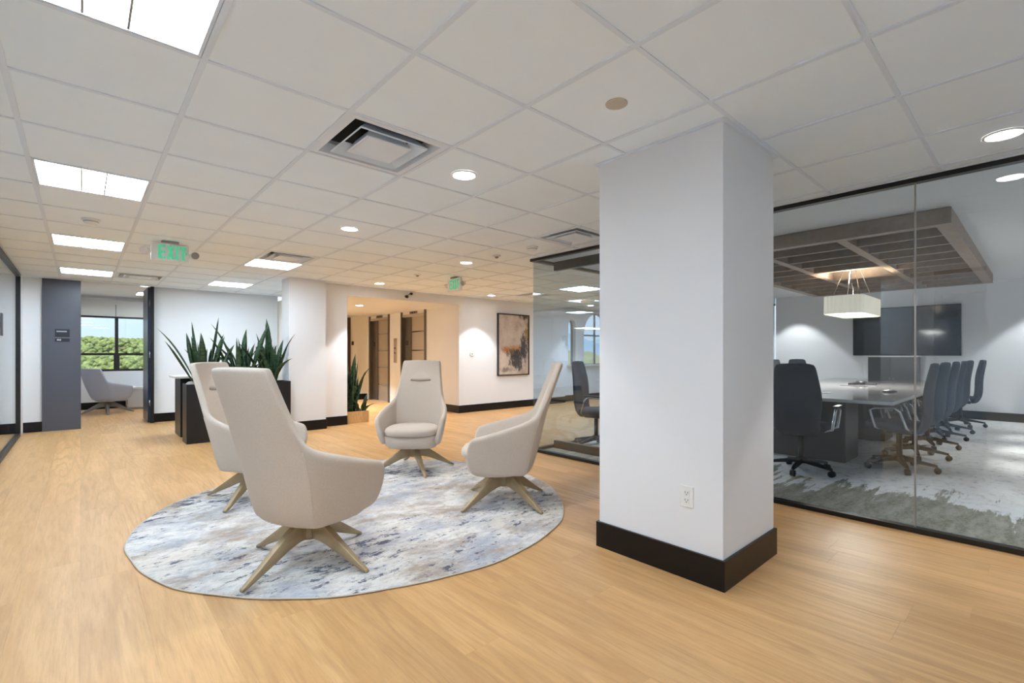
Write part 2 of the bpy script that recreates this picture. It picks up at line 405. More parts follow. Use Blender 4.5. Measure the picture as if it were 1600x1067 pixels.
# ------------------------------------------------------------------ ceiling: tiles, tees, fixtures
ceiling = struct('ceiling', B(-5, 14, -4, 10.66, H + 0.30, H + 0.36), 'white_paint', 'white suspended tile ceiling over the lounge', 'ceiling')
holes = {}
TROFF = [(-3, 0), (-3, 4), (-3, 8), (-3, 12), (0, 8), (0, 12), (-2, -4), (8, 6), (10, 5), (13, 7)]
VENTS = [(-1, 1), (3, 2), (0, 7), (-2, 12), (8, 8), (2, -4)]
VENTS[2] = (0, 7)
for ij in TROFF + VENTS: holes[ij] = 1
tile_me = B(-TILE / 2 + 0.004, TILE / 2 - 0.004, -TILE / 2 + 0.004, TILE / 2 - 0.004, 0.004, 0.019).mesh('ceiling_tile', 'tile_white')
AX0, AX1, AY0, AY1 = -0.66, XG - 0.02, -3.0, 10.50
BX0, BX1, BY0, BY1 = XG - 0.02, 12.2, YG - 0.02, 8.0
tiles_rest = MB()
def tiles(x0, x1, y0, y1):
    for i in range(math.floor(x0 / TILE - 2.608), math.ceil(x1 / TILE - 2.608)):
        for j in range(math.floor(y0 / TILE - 2.728), math.ceil(y1 / TILE - 2.728)):
            if (i, j) in holes: continue
            a, b, c, d = max(x0, GX(i)), min(x1, GX(i + 1)), max(y0, GY(j)), min(y1, GY(j + 1))
            if b - a < 0.02 or d - c < 0.02: continue
            if d < -0.2:
                tiles_rest.box(a + 0.004, b - 0.004, c + 0.004, d - 0.004, H + 0.004, H + 0.019); continue
            t = link('ceiling_tile', tile_me, ceiling)
            t.location = ((a + b) / 2, (c + d) / 2, H); t.scale = ((b - a) / TILE, (d - c) / TILE, 1)
tiles(AX0, AX1, AY0, AY1); tiles(BX0, BX1, BY0, BY1)
o = tiles_rest.build('ceiling_tile_field', 'tile_white', ceiling); o['kind'] = 'stuff'
TW = 0.012
for i in range(-4, 18):
    x = GX(i)
    spans = []
    if AX0 < x < AX1: spans.append((AY0, AY1))
    elif BX0 < x < BX1: spans.append((BY0, BY1))
    for a, b in spans: B(x - TW, x + TW, a, b, H - 0.002, H + 0.010).build('tee_bar', 'tee_white', ceiling)
for j in range(-8, 15):
    y = GY(j)
    if AY0 < y < AY1:
        xe = BX1 if BY0 < y < BY1 else AX1
        B(AX0, xe, y - TW * 0.85, y + TW * 0.85, H - 0.001, H + 0.010).build('tee_bar', 'tee_white', ceiling)
for a in ((AX0, AX0 + 0.022, AY0, AY1), (AX1 - 0.022, AX1, AY0, BY0), (AX0, 3.4, AY1 - 0.02, AY1), (3.4, BX1, BY1 - 0.022, BY1)):
    B(*a, H - 0.003, H + 0.004).build('wall_angle', 'tee_white', ceiling)

def troffer(i, j, label, half=False):
    x0, x1, y0, y1 = GX(i) + 0.014, GX(i + 1) - 0.014, GY(j) + 0.014, GY(j + 1) - 0.014
    t = thing('ceiling_troffer', label, 'ceiling light', ((x0 + x1) / 2, (y0 + y1) / 2, H), 0, 'square flat ceiling light panels')
    w, d = (x1 - x0) / 2, (y1 - y0) / 2
    f = MB().box(-w, w, -d, -d + 0.012, -0.001, 0.05).box(-w, w, d - 0.012, d, -0.001, 0.05).box(-w, -w + 0.012, -d + 0.012, d - 0.012, -0.001, 0.05).box(w - 0.012, w, -d + 0.012, d - 0.012, -0.001, 0.05).box(-w, w, -d, d, 0.05, 0.06)
    f.build('housing', 'tee_white', t)
    q = 0.115 * 0.5 * 1.06
    for s in (-1, 1):
        a, b = (-w + 0.014, -q - 0.003) if s < 0 else (q + 0.003, w - 0.014)
        B(a, b, -d + 0.014, d - 0.014, 0.014, 0.022).build('side_lens', 'lens_main', t)
        B(-q - 0.006 if s < 0 else q - 0.002, -q + 0.002 if s < 0 else q + 0.006, -d + 0.014, d - 0.014, 0.000, 0.03).build('lens_divider', 'plastic_grey', t)
    B(-q, q, -d + 0.014, d - 0.014, 0.008, 0.020).build('center_lens', 'lens_center', t)
    return t
TL = {(-3, 0): 'large square light panel at the top left, nearest in the ceiling', (-3, 4): 'square light panel second nearest in the left ceiling row',
      (-3, 8): 'square light panel third in the left ceiling row, before the round smoke detector', (-3, 12): 'farthest light panel of the left row, just before the office doorway',
      (0, 8): 'bright light panel touching the small vent above the armchairs', (0, 12): 'small bright light panel in front of the wall behind the plants',
      (10, 5): 'square light panel in the corridor beyond the glass corner', (13, 7): 'square light panel before the arched windows', (-2, -4): 'square light panel in the ceiling behind the viewer', (8, 6): 'square light panel in the corridor beside the glass corner'}  # the panel behind the viewer is added fill for near ceiling and pillar
for ij in TROFF: troffer(*ij, TL[ij])

def vent(i, j, label):
    t = thing('air_vent', label, 'air vent', (GX(i + .5), GY(j + .5), H), 0, 'square ceiling air diffusers')
    w = TILE / 2 - 0.014
    sq = lambda r, z: [(-r, -r, z), (r, -r, z), (r, r, z), (-r, r, z)]
    MB().loft([sq(w, 0.0), sq(w - 0.035, 0.0), sq(w - 0.055, 0.055), sq(w - 0.055, 0.075), sq(w, 0.075)], False).build('flange', 'vent_white', t)
    MB().box(-w + 0.05, w - 0.05, -w + 0.05, w - 0.05, 0.075, 0.085).build('plenum', 'dark_void', t)
    MB().loft([sq(0.205, -0.004), sq(0.150, 0.050), sq(0.145, 0.050), sq(0.200, -0.010), sq(0.205, -0.004)], False).build('middle_louvre', 'vent_white', t)
    MB().loft([sq(0.135, -0.006), sq(0.132, -0.010), sq(0.05, 0.006), sq(0.02, 0.007)]).build('center_plate', 'vent_white', t)
    MB().loft([sq(0.132, -0.004), sq(0.10, 0.05)], True).build('center_cone', 'vent_white', t)
    MB().cyl((0, 0, 0.05), (0, 0, 0.078), 0.01).build('hanger', 'plastic_grey', t)
    return t
for ij, lb in zip(VENTS, ['large square air vent overhead in the middle of the ceiling', 'square air vent at the edge of the pillar above the glass corner',
                          'square air vent touching the bright panel above the armchairs', 'square air vent in front of the office doorway',
                          'far air vent in the ceiling before the abstract painting', 'square air vent in the ceiling behind the viewer']):
    vent(*ij, lb)

def downlight(x, y, z, label, watt=SPOT_W, col=(0.97, 0.98, 1.0), spot=1.50, r=0.072, blend=0.3, group='round recessed downlights'):
    t = thing('downlight', label, 'ceiling light', (x, y, z), 0, group)
    MB().lathe([(r + 0.016, 0.0), (r + 0.016, -0.004), (r + 0.004, -0.007), (r, -0.002), (r, 0.004)], 28, cap=False).build('trim_ring', 'plastic_white', t, True)
    MB().lathe([(r, -0.001), (r, 0.003)], 28).build('lens', 'lamp_disc', t)
    ld = bpy.data.lights.new('downlight_lamp', 'SPOT'); ld.energy = watt; ld.color = col; ld.spot_size = spot; ld.spot_blend = blend; ld.shadow_soft_size = 0.05
    lo = bpy.data.objects.new('downlight_lamp', ld); COL.objects.link(lo); lo.parent = t; lo.location = (0, 0, -0.012)
    return t
for i, j, lb, w in [(0, 1, 'round downlight beside the big air vent', 1.0), (0, 4, 'round downlight straight above the armchairs', 1.0), (3, 5, 'round downlight left of the glass corner', 1.0),
                 (3, 9, 'round downlight above the elevator passage opening', 2.2), (7, 9, 'round downlight in front of the abstract painting wall', 1.9),
                 (3, -3, 'round downlight at the far right above the glass wall', 1.0)]:
    downlight(GX(i + .5), GY(j + .5), H + 0.003, lb, SPOT_W * w)
downlight(9.2, 7.35, H + 0.003, 'round downlight far down the passage behind the glass', SPOT_W * 1.4)

def ceil_disc(name, x, y, prof, m, label, cat, z=H + 0.004):
    t = thing(name, label, cat, (x, y, z)); MB().lathe(prof, 28).build('body', m, t, True); return t
ceil_disc('cover_plate', GX(.5), GY(-.5), [(0.052, 0), (0.052, -0.004), (0.046, -0.006), (0.0, -0.007)], 'cream_plate', 'flat beige round cover plate on the ceiling left of the pillar', 'cover plate')
for x, y, lb in [(GX(-2.5), GY(6.5), 'white smoke detector in the left ceiling row between light panels'), (GX(3.5), GY(3.5), 'white smoke detector near the glass corner vent')]:
    t = ceil_disc('smoke_detector', x, y, [(0.066, 0), (0.066, -0.014), (0.05, -0.02), (0.05, -0.034), (0.038, -0.042), (0.0, -0.043)], 'plastic_white', lb, 'smoke detector')
    MB().lathe([(0.0525, -0.021), (0.0525, -0.027)], 24, cap=False).build('vent_slot', 'plastic_grey', t)
for x, y, lb in [(GX(3.5), GY(4.5), 'small motion sensor with dark lens before the glass corner'), (GX(3.5), GY(7.5), 'small ceiling sensor over the passage before the exit sign')]:
    t = ceil_disc('ceiling_sensor', x, y, [(0.05, 0), (0.05, -0.010), (0.035, -0.016), (0.0, -0.017)], 'plastic_white', lb, 'sensor')
    MB().lathe([(0.024, -0.016), (0.02, -0.030), (0.008, -0.036), (0.0, -0.037)], 18).build('lens', 'plastic_grey', t, True)

def exit_sign(x, y, rz, label):
    t = thing('exit_sign', label, 'exit sign', (x, y, H), rz, 'green lit exit signs')
    B(-0.075, 0.075, -0.035, 0.035, -0.022, 0).build('ceiling_mount', 'plastic_grey', t, bevel=0.004)
    B(-0.165, 0.165, -0.022, 0.022, -0.215, -0.018).build('housing', 'plastic_white', t, bevel=0.012)
    y0, y1 = -0.0255, -0.0215
    zt, zb, st = -0.045, -0.188, 0.024
    L = MB().box(-0.105, -0.105 + st, y0, y1, zb, zt)
    for z in (zb, (zb + zt) / 2 - st / 2, zt - st): L.box(-0.105 + st, -0.045, y0, y1, z, z + st * 0.95)
    L.build('letter', 'exit_green', t)
    for sgn in (1,):
        x0, x1 = -0.032, 0.034
        m_ = MB()
        for a, b in (((x0, zb), (x1 - st, zt)), ((x1 - st, zb), (x0, zt))):
            p = [(a[0], y0, a[1]), (a[0] + st, y0, a[1]), (b[0] + st, y0, b[1]), (b[0], y0, b[1])]
            q = [(u, y1, v) for u, _, v in p]
            m_.add(p + q, [(0, 1, 2, 3), (7, 6, 5, 4), (0, 4, 5, 1), (1, 5, 6, 2), (2, 6, 7, 3), (3, 7, 4, 0)])
        m_.build('letter', 'exit_green', t)
    B(0.046, 0.046 + st, y0, y1, zb, zt).build('letter', 'exit_green', t)
    MB().box(0.080, 0.140, y0, y1, zt - st, zt).box(0.110 - st / 2, 0.110 + st / 2, y0, y1, zb, zt - st).build('letter', 'exit_green', t)
    c = MB()
    for s in (1, -1):
        p = [(0.138, y0, -0.116), (0.150, y0, -0.116), (0.138, y0, -0.116 + s * 0.016), (0.126, y0, -0.116 + s * 0.016)]
        q = [(u, y1, v) for u, _, v in p]
        c.add(p + q, [(0, 1, 2, 3), (7, 6, 5, 4), (0, 4, 5, 1), (1, 5, 6, 2), (2, 6, 7, 3), (3, 7, 4, 0)])
    c.build('chevron', 'exit_green', t)
    for s in (-1, 1):
        a = MB().cyl((s * 0.16, 0, -0.125), (s * 0.185, 0, -0.12), 0.014).build('lamp_arm', 'plastic_white', t, True)
        hd = MB(); cpos = Vector((s * 0.22, -0.005, -0.118)); d = Vector((s * 0.55, -0.5, -0.65)).normalized() if s < 0 else Vector((0.1, -0.9, -0.3)).normalized()
        hd.cyl(cpos - d * 0.03, cpos + d * 0.012, 0.026, 0.042, 16).build('lamp_head', 'plastic_white', t, True)
        MB().cyl(cpos + d * 0.0121, cpos + d * 0.016, 0.038, 0.036, 16).build('lamp_lens', 'lamp_glass' if s < 0 else 'plastic_grey', t)
    return t
exit_sign(0.70, 6.17, 0, 'large green EXIT sign with two lamp heads, left of the armchairs')
exit_sign(4.27, 6.05, -PI / 2, 'small green EXIT sign turned sideways above the passage by the elevators')

# ------------------------------------------------------------------ walls
BBH = 0.155
def bb(name, x0, x1, y0, y1, label):
    o = B(x0, x1, y0, y1, 0.0005, BBH).build(name, 'black_trim', None, bevel=0.004, seg=1); return tag(o, label, 'baseboard', kind='structure')

# pillar
pil = struct('wall_pillar', B(2.42, 3.10, 1.085, 1.862, 0, H - 0.001), 'grey_paint', 'square white pillar with black baseboard beside the rug', 'pillar')
pb = MB().box(2.405, 2.42, 1.070, 1.877, 0.0005, BBH).box(3.10, 3.115, 1.070, 1.877, 0.0005, BBH).box(2.42, 3.10, 1.070, 1.085, 0.0005, BBH).box(2.42, 3.10, 1.862, 1.877, 0.0005, BBH)
pb.build('baseboard', 'black_trim', pil)
MB().box(2.397, 2.42, 1.062, 1.885, H - 0.006, H + 0.003).box(3.10, 3.123, 1.062, 1.885, H - 0.006, H + 0.003).box(2.42, 3.10, 1.062, 1.085, H - 0.006, H + 0.003).box(2.42, 3.10, 1.862, 1.885, H - 0.006, H + 0.003).build('wall_angle', 'tee_white', pil)
ot = thing('power_outlet', 'white double power outlet low on the pillar', 'outlet', (2.4195, 1.278, 0.438))
B(-0.006, 0, -0.037, 0.037, -0.058, 0.058).build('cover_plate', 'plastic_white', ot, bevel=0.003)
for z in (0.020, -0.020):
    rc = B(-0.008, -0.0055, -0.017, 0.017, z - 0.0155, z + 0.0155).build('receptacle', 'plastic_white', ot, bevel=0.001, seg=1)
    MB().box(-0.0085, -0.0078, -0.009, -0.0065, z - 0.002, z + 0.008).box(-0.0085, -0.0078, 0.0065, 0.009, z - 0.002, z + 0.008).box(-0.0085, -0.0078, -0.0025, 0.0025, z - 0.011, z - 0.006).build('slots', 'dark_void', rc)

# far walls
struct('wall_back_left', B(-4.4, -0.45, 10.46, 10.58, 0, H + 0.05), 'white_paint', 'white wall strip left of the dark grey panel')
bb('baseboard_back_left', -4.4, -0.452, 10.445, 10.4595, 'black baseboard of the white strip left of the dark panel')
pn = struct('wall_accent', B(-0.45, 0.0, 10.42, 10.54, 0, H - 0.001), 'navy_panel', 'dark slate grey wall panel left of the office doorway')
sg = thing('room_sign', 'small dark room sign on the slate grey panel', 'sign', (-0.219, 10.4195, 1.505))
B(-0.085, 0.085, -0.012, 0, -0.03, 0.10).build('plate', 'sign_navy', sg)
B(-0.085, 0.085, -0.008, 0, -0.043, -0.0305).build('strip', 'sign_strip', sg)
B(-0.085, 0.085, -0.012, 0, -0.10, -0.0435).build('slider', 'sign_navy', sg)
rl = random.Random(5)
x = -0.066
while x < 0.04:
    w = 0.007 + rl.random() * 0.004
    B(x, x + w, -0.0128, -0.0121, 0.052, 0.072).build('letter', 'sign_text', sg); x += w + 0.0035
for a in (-0.062, -0.045, -0.028):
    B(a, a + 0.013, -0.0128, -0.0121, -0.084, -0.06).build('letter', 'sign_text', sg)
struct('wall_back', B(0.955, 3.01, 10.55, 10.67, 0, H + 0.05), 'white_paint', 'long pale wall behind the snake plants')
bb('baseboard_back', 0.957, 3.01, 10.535, 10.5495, 'black baseboard of the pale wall behind the plants')

# office doorway and open door
dr = struct('door_1', MB().box(0.905, 0.954, 10.44, 10.60, 0, H), 'black_metal', 'dark blue office door standing open with its frame', 'door')
sl = B(0.868, 0.904, 10.50, 11.32, 0.012, H - 0.01).build('door_leaf', 'door_blue', dr)
for z in (0.35, 1.2, 2.1):
    MB().cyl((0.898, 10.492, z - 0.055), (0.898, 10.492, z + 0.055), 0.009).build('hinge', 'chrome', dr, True)

# column, passage wall, header, painting wall
wb = struct('wall_passage', B(2.38, 2.95, 7.78, 8.12, 0, H), 'grey_paint', 'projecting white column behind the planters')
bb('baseboard_passage', 2.38, 2.962, 7.766, 7.7795, 'black baseboard on the column behind the armchairs')
B(2.368, 2.3798, 7.80, 7.815, 1.10, 1.18).build('switch_plate', 'plastic_white', wb)
B(2.372, 2.3798, 7.86, 7.93, 1.48, 1.62).build('thermostat', 'plastic_white', wb)
struct('wall_passage_right', B(2.9505, 3.40, 8.0, 8.12, 0, H), 'grey_paint', 'narrow white wall beside the elevator passage')
bb('baseboard_passage_right', 2.964, 3.40, 7.986, 7.9995, 'black baseboard beside the wooden planter')
struct('wall_header', B(3.4005, 5.75, 8.0, 8.12, 2.215, H), 'grey_paint', 'grey header beam over the elevator passage')
struct('wall_painting', B(5.75, 9.0, 8.0, 8.12, 0, H), 'grey_paint', 'white wall carrying the abstract painting')
bb('baseboard_painting', 5.737, 9.0, 7.985, 7.9995, 'black baseboard under the abstract painting')
# elevator wall at x = 5.75 with two door openings
E1, E2 = (9.26, 10.34), (10.97, 12.05)
ew = MB().box(5.75, 5.87, 8.1205, E1[0], 0, 2.22).box(5.75, 5.87, E1[1], E2[0], 0, 2.22).box(5.75, 5.87, E2[1], 12.2, 0, 2.22).box(5.75, 5.87, E1[0], E1[1], 2.15, 2.22).box(5.75, 5.87, E2[0], E2[1], 2.15, 2.22)
ewo = struct('wall_elevator', ew, 'white_paint', 'pale wall holding the two elevator doors')
bb('baseboard_elevator', 5.736, 5.7495, 7.985, E1[0] - 0.06, 'black baseboard between the passage corner and the near elevator')
struct('wall_passage_end', B(3.02, 5.87, 12.2, 12.32, 0, 2.3), 'beige_paint', 'beige end wall of the elevator passage')
bb('baseboard_passage_end', 5.26, 5.73, 12.186, 12.1995, 'black baseboard of the beige end wall')
struct('wall_passage_left', B(3.02, 3.14, 8.1205, 12.2, 0, 2.3), 'beige_paint', 'beige side wall of the elevator passage')
struct('ceiling_passage', B(3.14, 5.75, 8.1205, 12.2, 2.215, 2.26), 'white_paint', 'lower white ceiling of the elevator passage', 'ceiling')
downlight(4.25, 9.41, 2.214, 'round downlight inside the elevator passage', SPOT_W * 4.6, (0.93, 0.98, 1.0))
downlight(4.25, 11.2, 2.214, 'second round downlight deeper inside the elevator passage', SPOT_W * 6.0, (0.93, 0.98, 1.0))
d3 = struct('door_3', B(4.28, 5.18, 12.16, 12.1995, 0, 2.1), 'brown_door', 'dark brown door at the end of the elevator passage', 'door')
MB().box(5.18, 5.25, 12.14, 12.1995, 0, 2.17).box(4.21, 4.28, 12.14, 12.1995, 0, 2.17).box(4.28, 5.18, 12.14, 12.1995, 2.1, 2.17).build('door_frame', 'brown_door', d3)
MB().cyl((5.1, 12.14, 1.02), (5.1, 12.16, 1.02), 0.03).build('handle', 'steel', d3)
ws = thing('wall_sign', 'small dark sign on the beige passage wall', 'sign', (5.33, 12.1995, 1.5))
B(-0.03, 0.03, -0.01, 0, -0.05, 0.05).build('plate', 'brown_door', ws)

for k, (y0, y1) in enumerate((E1, E2)):
    t = thing('elevator', ['near elevator with brushed steel doors in the passage', 'far elevator with brushed steel doors in the passage'][k], 'elevator', (5.75, (y0 + y1) / 2, 0), 0, 'passage elevators')
    w = (y1 - y0) / 2
    for s in (-1, 1):
        B(-0.03, 0.10, s * w - 0.035 if s > 0 else -w - 0.02, s * w + 0.02 if s > 0 else -w + 0.035, 0.0, 2.214).build('jamb', 'steel_dark', t)
    B(-0.012, 0.10, -w + 0.036, w - 0.036, 2.09, 2.149).build('head', 'steel', t)
    dv = 0.28 * w
    B(0.072, 0.09, -w + 0.036, dv + 0.10, 0.008, 2.089).build('door_panel', 'steel', t)
    B(0.050, 0.071, dv + 0.05, w - 0.036, 0.008, 2.089).build('door_panel', 'steel_dark', t)
    for z in (0.42, 0.86, 1.30, 1.74): B(0.0695, 0.0719, -w + 0.045, dv + 0.045, z - 0.012, z + 0.012).build('trim_band', 'chrome', t)
    q = B(0.045, 0.0499, w - 0.20, w - 0.10, 1.43, 1.53).build('number_plate', 'tv_frame', t)
    B(0.0445, 0.0449, w - 0.155, w - 0.145, 1.455, 1.505).build('numeral', 'sign_text', q)
    q = B(-0.008, -0.0005, -0.17, 0.17, 2.152, 2.208).build('floor_indicator', 'steel_dark', t)
    q = B(-0.0095, -0.0085, -0.07, 0.07, 2.165, 2.198).build('display', 'tv_screen', t)
    MB().box(-0.0105, -0.0096, -0.022, 0.0, 2.17, 2.194).build('display_mark', 'sign_text', t)
cp = thing('call_panel', 'steel call button panel between the two elevators', 'call panel', (5.7495, 10.66, 1.3))
B(-0.01, 0, -0.075, 0.075, -0.30, 0.30).build('plate', 'steel', cp)
for z in (-0.06, 0.06): MB().cyl((-0.016, 0, z), (-0.0101, 0, z), 0.022).build('button', 'chrome', cp)
sc_ = thing('security_camera', 'pair of small black cameras on the header over the passage', 'camera', (4.58, 7.9995, H - 0.07))
MB().cyl((0.05, -0.005, 0.03), (0.04, -0.06, 0.02), 0.022, n=14).build('camera_head', 'black_metal', sc_, True)
MB().cyl((-0.05, -0.005, -0.03), (-0.06, -0.07, -0.045), 0.026, n=14).build('camera_head', 'black_metal', sc_, True)
MB().cyl((0.045, 0, 0.03), (-0.05, 0, -0.03), 0.01, n=10).build('bracket', 'plastic_grey', sc_, True)
th = thing('thermostat', 'small white thermostat on the wall left of the painting', 'thermostat', (6.08, 7.9995, 1.21))
B(-0.055, 0.055, -0.022, 0, -0.03, 0.03).build('body', 'plastic_white', th, bevel=0.006)
B(-0.03, 0.01, -0.0235, -0.0221, -0.012, 0.016).build('display', 'plastic_grey', th)

# painting
pt = thing('painting', 'framed abstract painting in beige, ochre and black on the passage wall', 'painting', (6.765, 7.9995, 0.735))
pw, ph = 0.945, 1.375
MB().box(0, pw, -0.05, -0.004, 0, 0.022).box(0, pw, -0.05, -0.004, ph - 0.022, ph).box(0, 0.022, -0.05, -0.004, 0.022, ph - 0.022).box(pw - 0.022, pw, -0.05, -0.004, 0.022, ph - 0.022).build('frame', 'painting_frame', pt)
cv = B(0.0, 1.0, -0.034, -0.006, 0.0, 1.0).build('canvas', 'painting_canvas', pt); cv.location = (0.024, 0, 0.024); cv.scale = (pw - 0.048, 1, ph - 0.048)

# window end of the corridor: wall with arched window openings beyond the glass
def arch_wall():
    x0, x1, z1, y0, y1 = 9.0, 12.2, 2.9, 8.18, 8.36
    t = MB(); cuts = [(9.32, 9.62, 0.93, 1.95), (9.95, 11.15, 0.93, 1.72)]
    xs = x0
    for a, b, sb, sp in cuts:
        t.box(xs, a, y0, y1, 0, z1); t.box(a, b, y0, y1, 0, sb)
        r = (b - a) / 2; cx = (a + b) / 2; n = 14
        arc = [(cx - r * math.cos(PI * k / n), sp + r * math.sin(PI * k / n)) for k in range(n + 1)]
        for k in range(n):
            (p, q), (u, v) = arc[k], arc[k + 1]
            t.add([(p, y0, q), (u, y0, v), (u, y0, z1), (p, y0, z1), (p, y1, q), (u, y1, v), (u, y1, z1), (p, y1, z1)],
                  [(0, 1, 2, 3), (7, 6, 5, 4), (0, 4, 5, 1), (2, 6, 7, 3)])
        xs = b
    t.box(xs, x1, y0, y1, 0, z1)
    w = struct('wall_arched', t, 'white_paint', 'white wall with arched windows seen through the glass corner')
    for k, (a, b, sb, sp) in enumerate(cuts):
        wd = thing('window_%d' % (k + 1), ['narrow arched window seen through the glass corner', 'wide arched window seen through the glass corner'][k], 'window'); wd['kind'] = 'structure'
        r = (b - a) / 2; cx = (a + b) / 2
        out = [(a, 8.30, sb)] + [(cx - r * math.cos(PI * k_ / 14), 8.30, sp + r * math.sin(PI * k_ / 14)) for k_ in range(15)] + [(b, 8.30, sb), (a, 8.30, sb)]
        MB().tube(out, 0.022, 6).build('window_frame', 'plastic_grey', wd)
        if k == 1:
            MB().box(cx - 0.018, cx + 0.018, 8.28, 8.32, sb, sp + r - 0.02).build('mullion', 'plastic_grey', wd)
            MB().box(a, b, 8.28, 8.32, sp - 0.02, sp + 0.02).build('transom', 'plastic_grey', wd)
        g_ = MB(); inner = [(p[0], p[2]) for p in out[:-1]]
        g_.loft([[(p, 8.305, q) for p, q in inner], [(p, 8.311, q) for p, q in inner]]).build('pane', 'glass_clear', wd)
        B(a - 0.05, b + 0.05, 8.10, 8.18, sb - 0.04, sb).build('window_sill', 'plastic_white', wd)
arch_wall()
bb('baseboard_arched', 9.0, 12.2, 8.165, 8.1795, 'dark baseboard under the arched windows')
struct('wall_arched_return', B(8.9995, 9.12, 8.1205, 8.1795, 0, H), 'grey_paint', 'short return between painting wall and window wall')
struct('wall_corridor_end', B(12.2, 12.3, YG + 0.03, 8.36, 0, 2.9), 'white_paint', 'white end wall of the corridor beyond the glass')

# glazed walls of the meeting room
gw = thing('wall_right', 'frameless tinted glass wall of the meeting room with black tracks', 'glass wall'); gw['kind'] = 'structure'
B(XG - 0.03, XG + 0.03, -3, YG + 0.03, H - 0.034, H - 0.001).build('top_track', 'black_metal', gw)
B(XG - 0.03, XG + 0.03, -3, YG + 0.03, 0.0025, 0.035).build('bottom_track', 'black_metal', gw)
ys = [-3, -0.75, 0.575, 1.90, 3.20, YG]
for a, b in zip(ys[:-1], ys[1:]):
    B(XG - 0.006, XG + 0.006, a + 0.003, b - 0.003, 0.03, H - 0.03).build('glass_pane', 'glass_tinted', gw)
for y in ys[1:-1]:
    B(XG - 0.0075, XG + 0.0075, y - 0.0045, y + 0.0045, 0.036, H - 0.035).build('joint_strip', 'plastic_grey', gw)
gw2 = thing('wall_glass_side', 'second glass side of the meeting room towards the corridor', 'glass wall'); gw2['kind'] = 'structure'
B(XG + 0.031, 12.2, YG - 0.03, YG + 0.03, H - 0.034, H - 0.001).build('top_track', 'black_metal', gw2)
B(XG + 0.031, 12.2, YG - 0.03, YG + 0.03, 0.0025, 0.035).build('bottom_track', 'black_metal', gw2)
xs = [XG + 0.006] + [XG + 1.34 * k for k in range(1, 6)] + [12.2]
for a, b in zip(xs[:-1], xs[1:]):
    B(a + 0.003, b - 0.003, YG - 0.006, YG + 0.006, 0.03, H - 0.03).build('glass_pane', 'glass_tinted', gw2)
tr = thing('trim_1', 'dark door track frame inside the glass corner', 'frame'); tr['kind'] = 'structure'
B(4.52, 4.58, 2.2, YG - 0.04, H - 0.115, H - 0.003).build('head_rail', 'black_trim', tr)
B(4.52, 4.58, 2.2, YG - 0.04, 0.003, 0.10).build('floor_rail', 'black_trim', tr)

# meeting room shell
HC = 2.545
struct('wall_far', B(12.3, 12.42, -3, YG, 0, HC), 'grey_paint', 'far grey wall of the meeting room behind the screen')
bb('baseboard_far', 12.286, 12.2995, -3, YG - 0.03, 'black baseboard on the far meeting room wall')
struct('wall_far_right', B(XG - 0.03, 12.42, -3.12, -3, 0, HC), 'grey_paint', 'side wall of the meeting room outside the view')
struct('ceiling_meeting', MB().box(XG + 0.03, 12.42, -3, YG + 0.03, HC, HC + 0.05), 'white_paint', 'plain ceiling of the meeting room', 'ceiling')
struct('wall_bulkhead', MB().box(XG - 0.02, XG + 0.03, -3, YG + 0.03, H, HC + 0.05).box(XG + 0.03, 12.2, YG - 0.02, YG + 0.03, H, HC), 'grey_paint', 'bulkhead above the glass wall')
# room behind the viewer and the side offices
struct('wall_near', B(-0.26, -0.14, -3, 0.47, 0, H + 0.05), 'white_paint', 'white wall right behind the viewer')
struct('wall_near_end', B(-4.4, -0.2605, 0.35, 0.47, 0, H + 0.05), 'white_paint', 'end wall of the side office behind the viewer')
struct('wall_rear', B(-0.26, XG - 0.03, -3.12, -3.0005, 0, H + 0.05), 'white_paint', 'rear wall of the lounge behind the viewer')
struct('wall_office_side', B(-4.52, -4.4, 0.35, 10.58, 0, H + 0.05), 'grey_paint', 'outer wall of the side office')
struct('ceiling_side_office', B(-4.4, -0.66, 0.47, 10.46, H, H + 0.04), 'white_paint', 'ceiling of the side office behind the left glass', 'ceiling')
gl = thing('wall_left', 'dark framed glass wall of the side office along the left edge', 'glass wall'); gl['kind'] = 'structure'
XL = -0.69
B(XL - 0.03, XL + 0.03, 0.47, 10.10, H - 0.05, H - 0.001).build('top_track', 'black_metal', gl)
B(XL - 0.03, XL + 0.03, 0.47, 10.10, 0.0005, 0.05).build('bottom_track', 'black_metal', gl)
B(XL - 0.03, XL + 0.03, 10.03, 10.10, 0.051, H - 0.051).build('post', 'black_metal', gl)
yl = [1.66, 2.9, 4.1, 5.3, 6.5, 7.7, 8.9, 10.03]
for a, b in zip(yl[:-1], yl[1:]):
    B(XL - 0.005, XL + 0.005, a + 0.003, b - 0.003, 0.05, H - 0.05).build('glass_pane', 'glass_clear', gl)
for a, b in ((0.475, 1.03),):
    B(XL - 0.005, XL + 0.005, a, b, 0.05, H - 0.05).build('glass_pane', 'glass_clear', gl)
struct('wall_left_solid', B(XL - 0.10, XL + 0.031, 1.035, 1.655, 0, H), 'white_paint', 'white solid panel in the left glass wall near the viewer')
struct('wall_left_end', B(XL - 0.03, XL + 0.03, 10.10, 10.4595, 0, H), 'white_paint', 'white wall end at the left glass post')
ls = thing('door_sign', 'dark sign on the left glass wall at the picture edge', 'sign', (XL + 0.006, 8.13, 1.55))
B(0, 0.006, -0.13, 0.03, -0.13, 0.13).build('plate', 'sign_navy', ls)
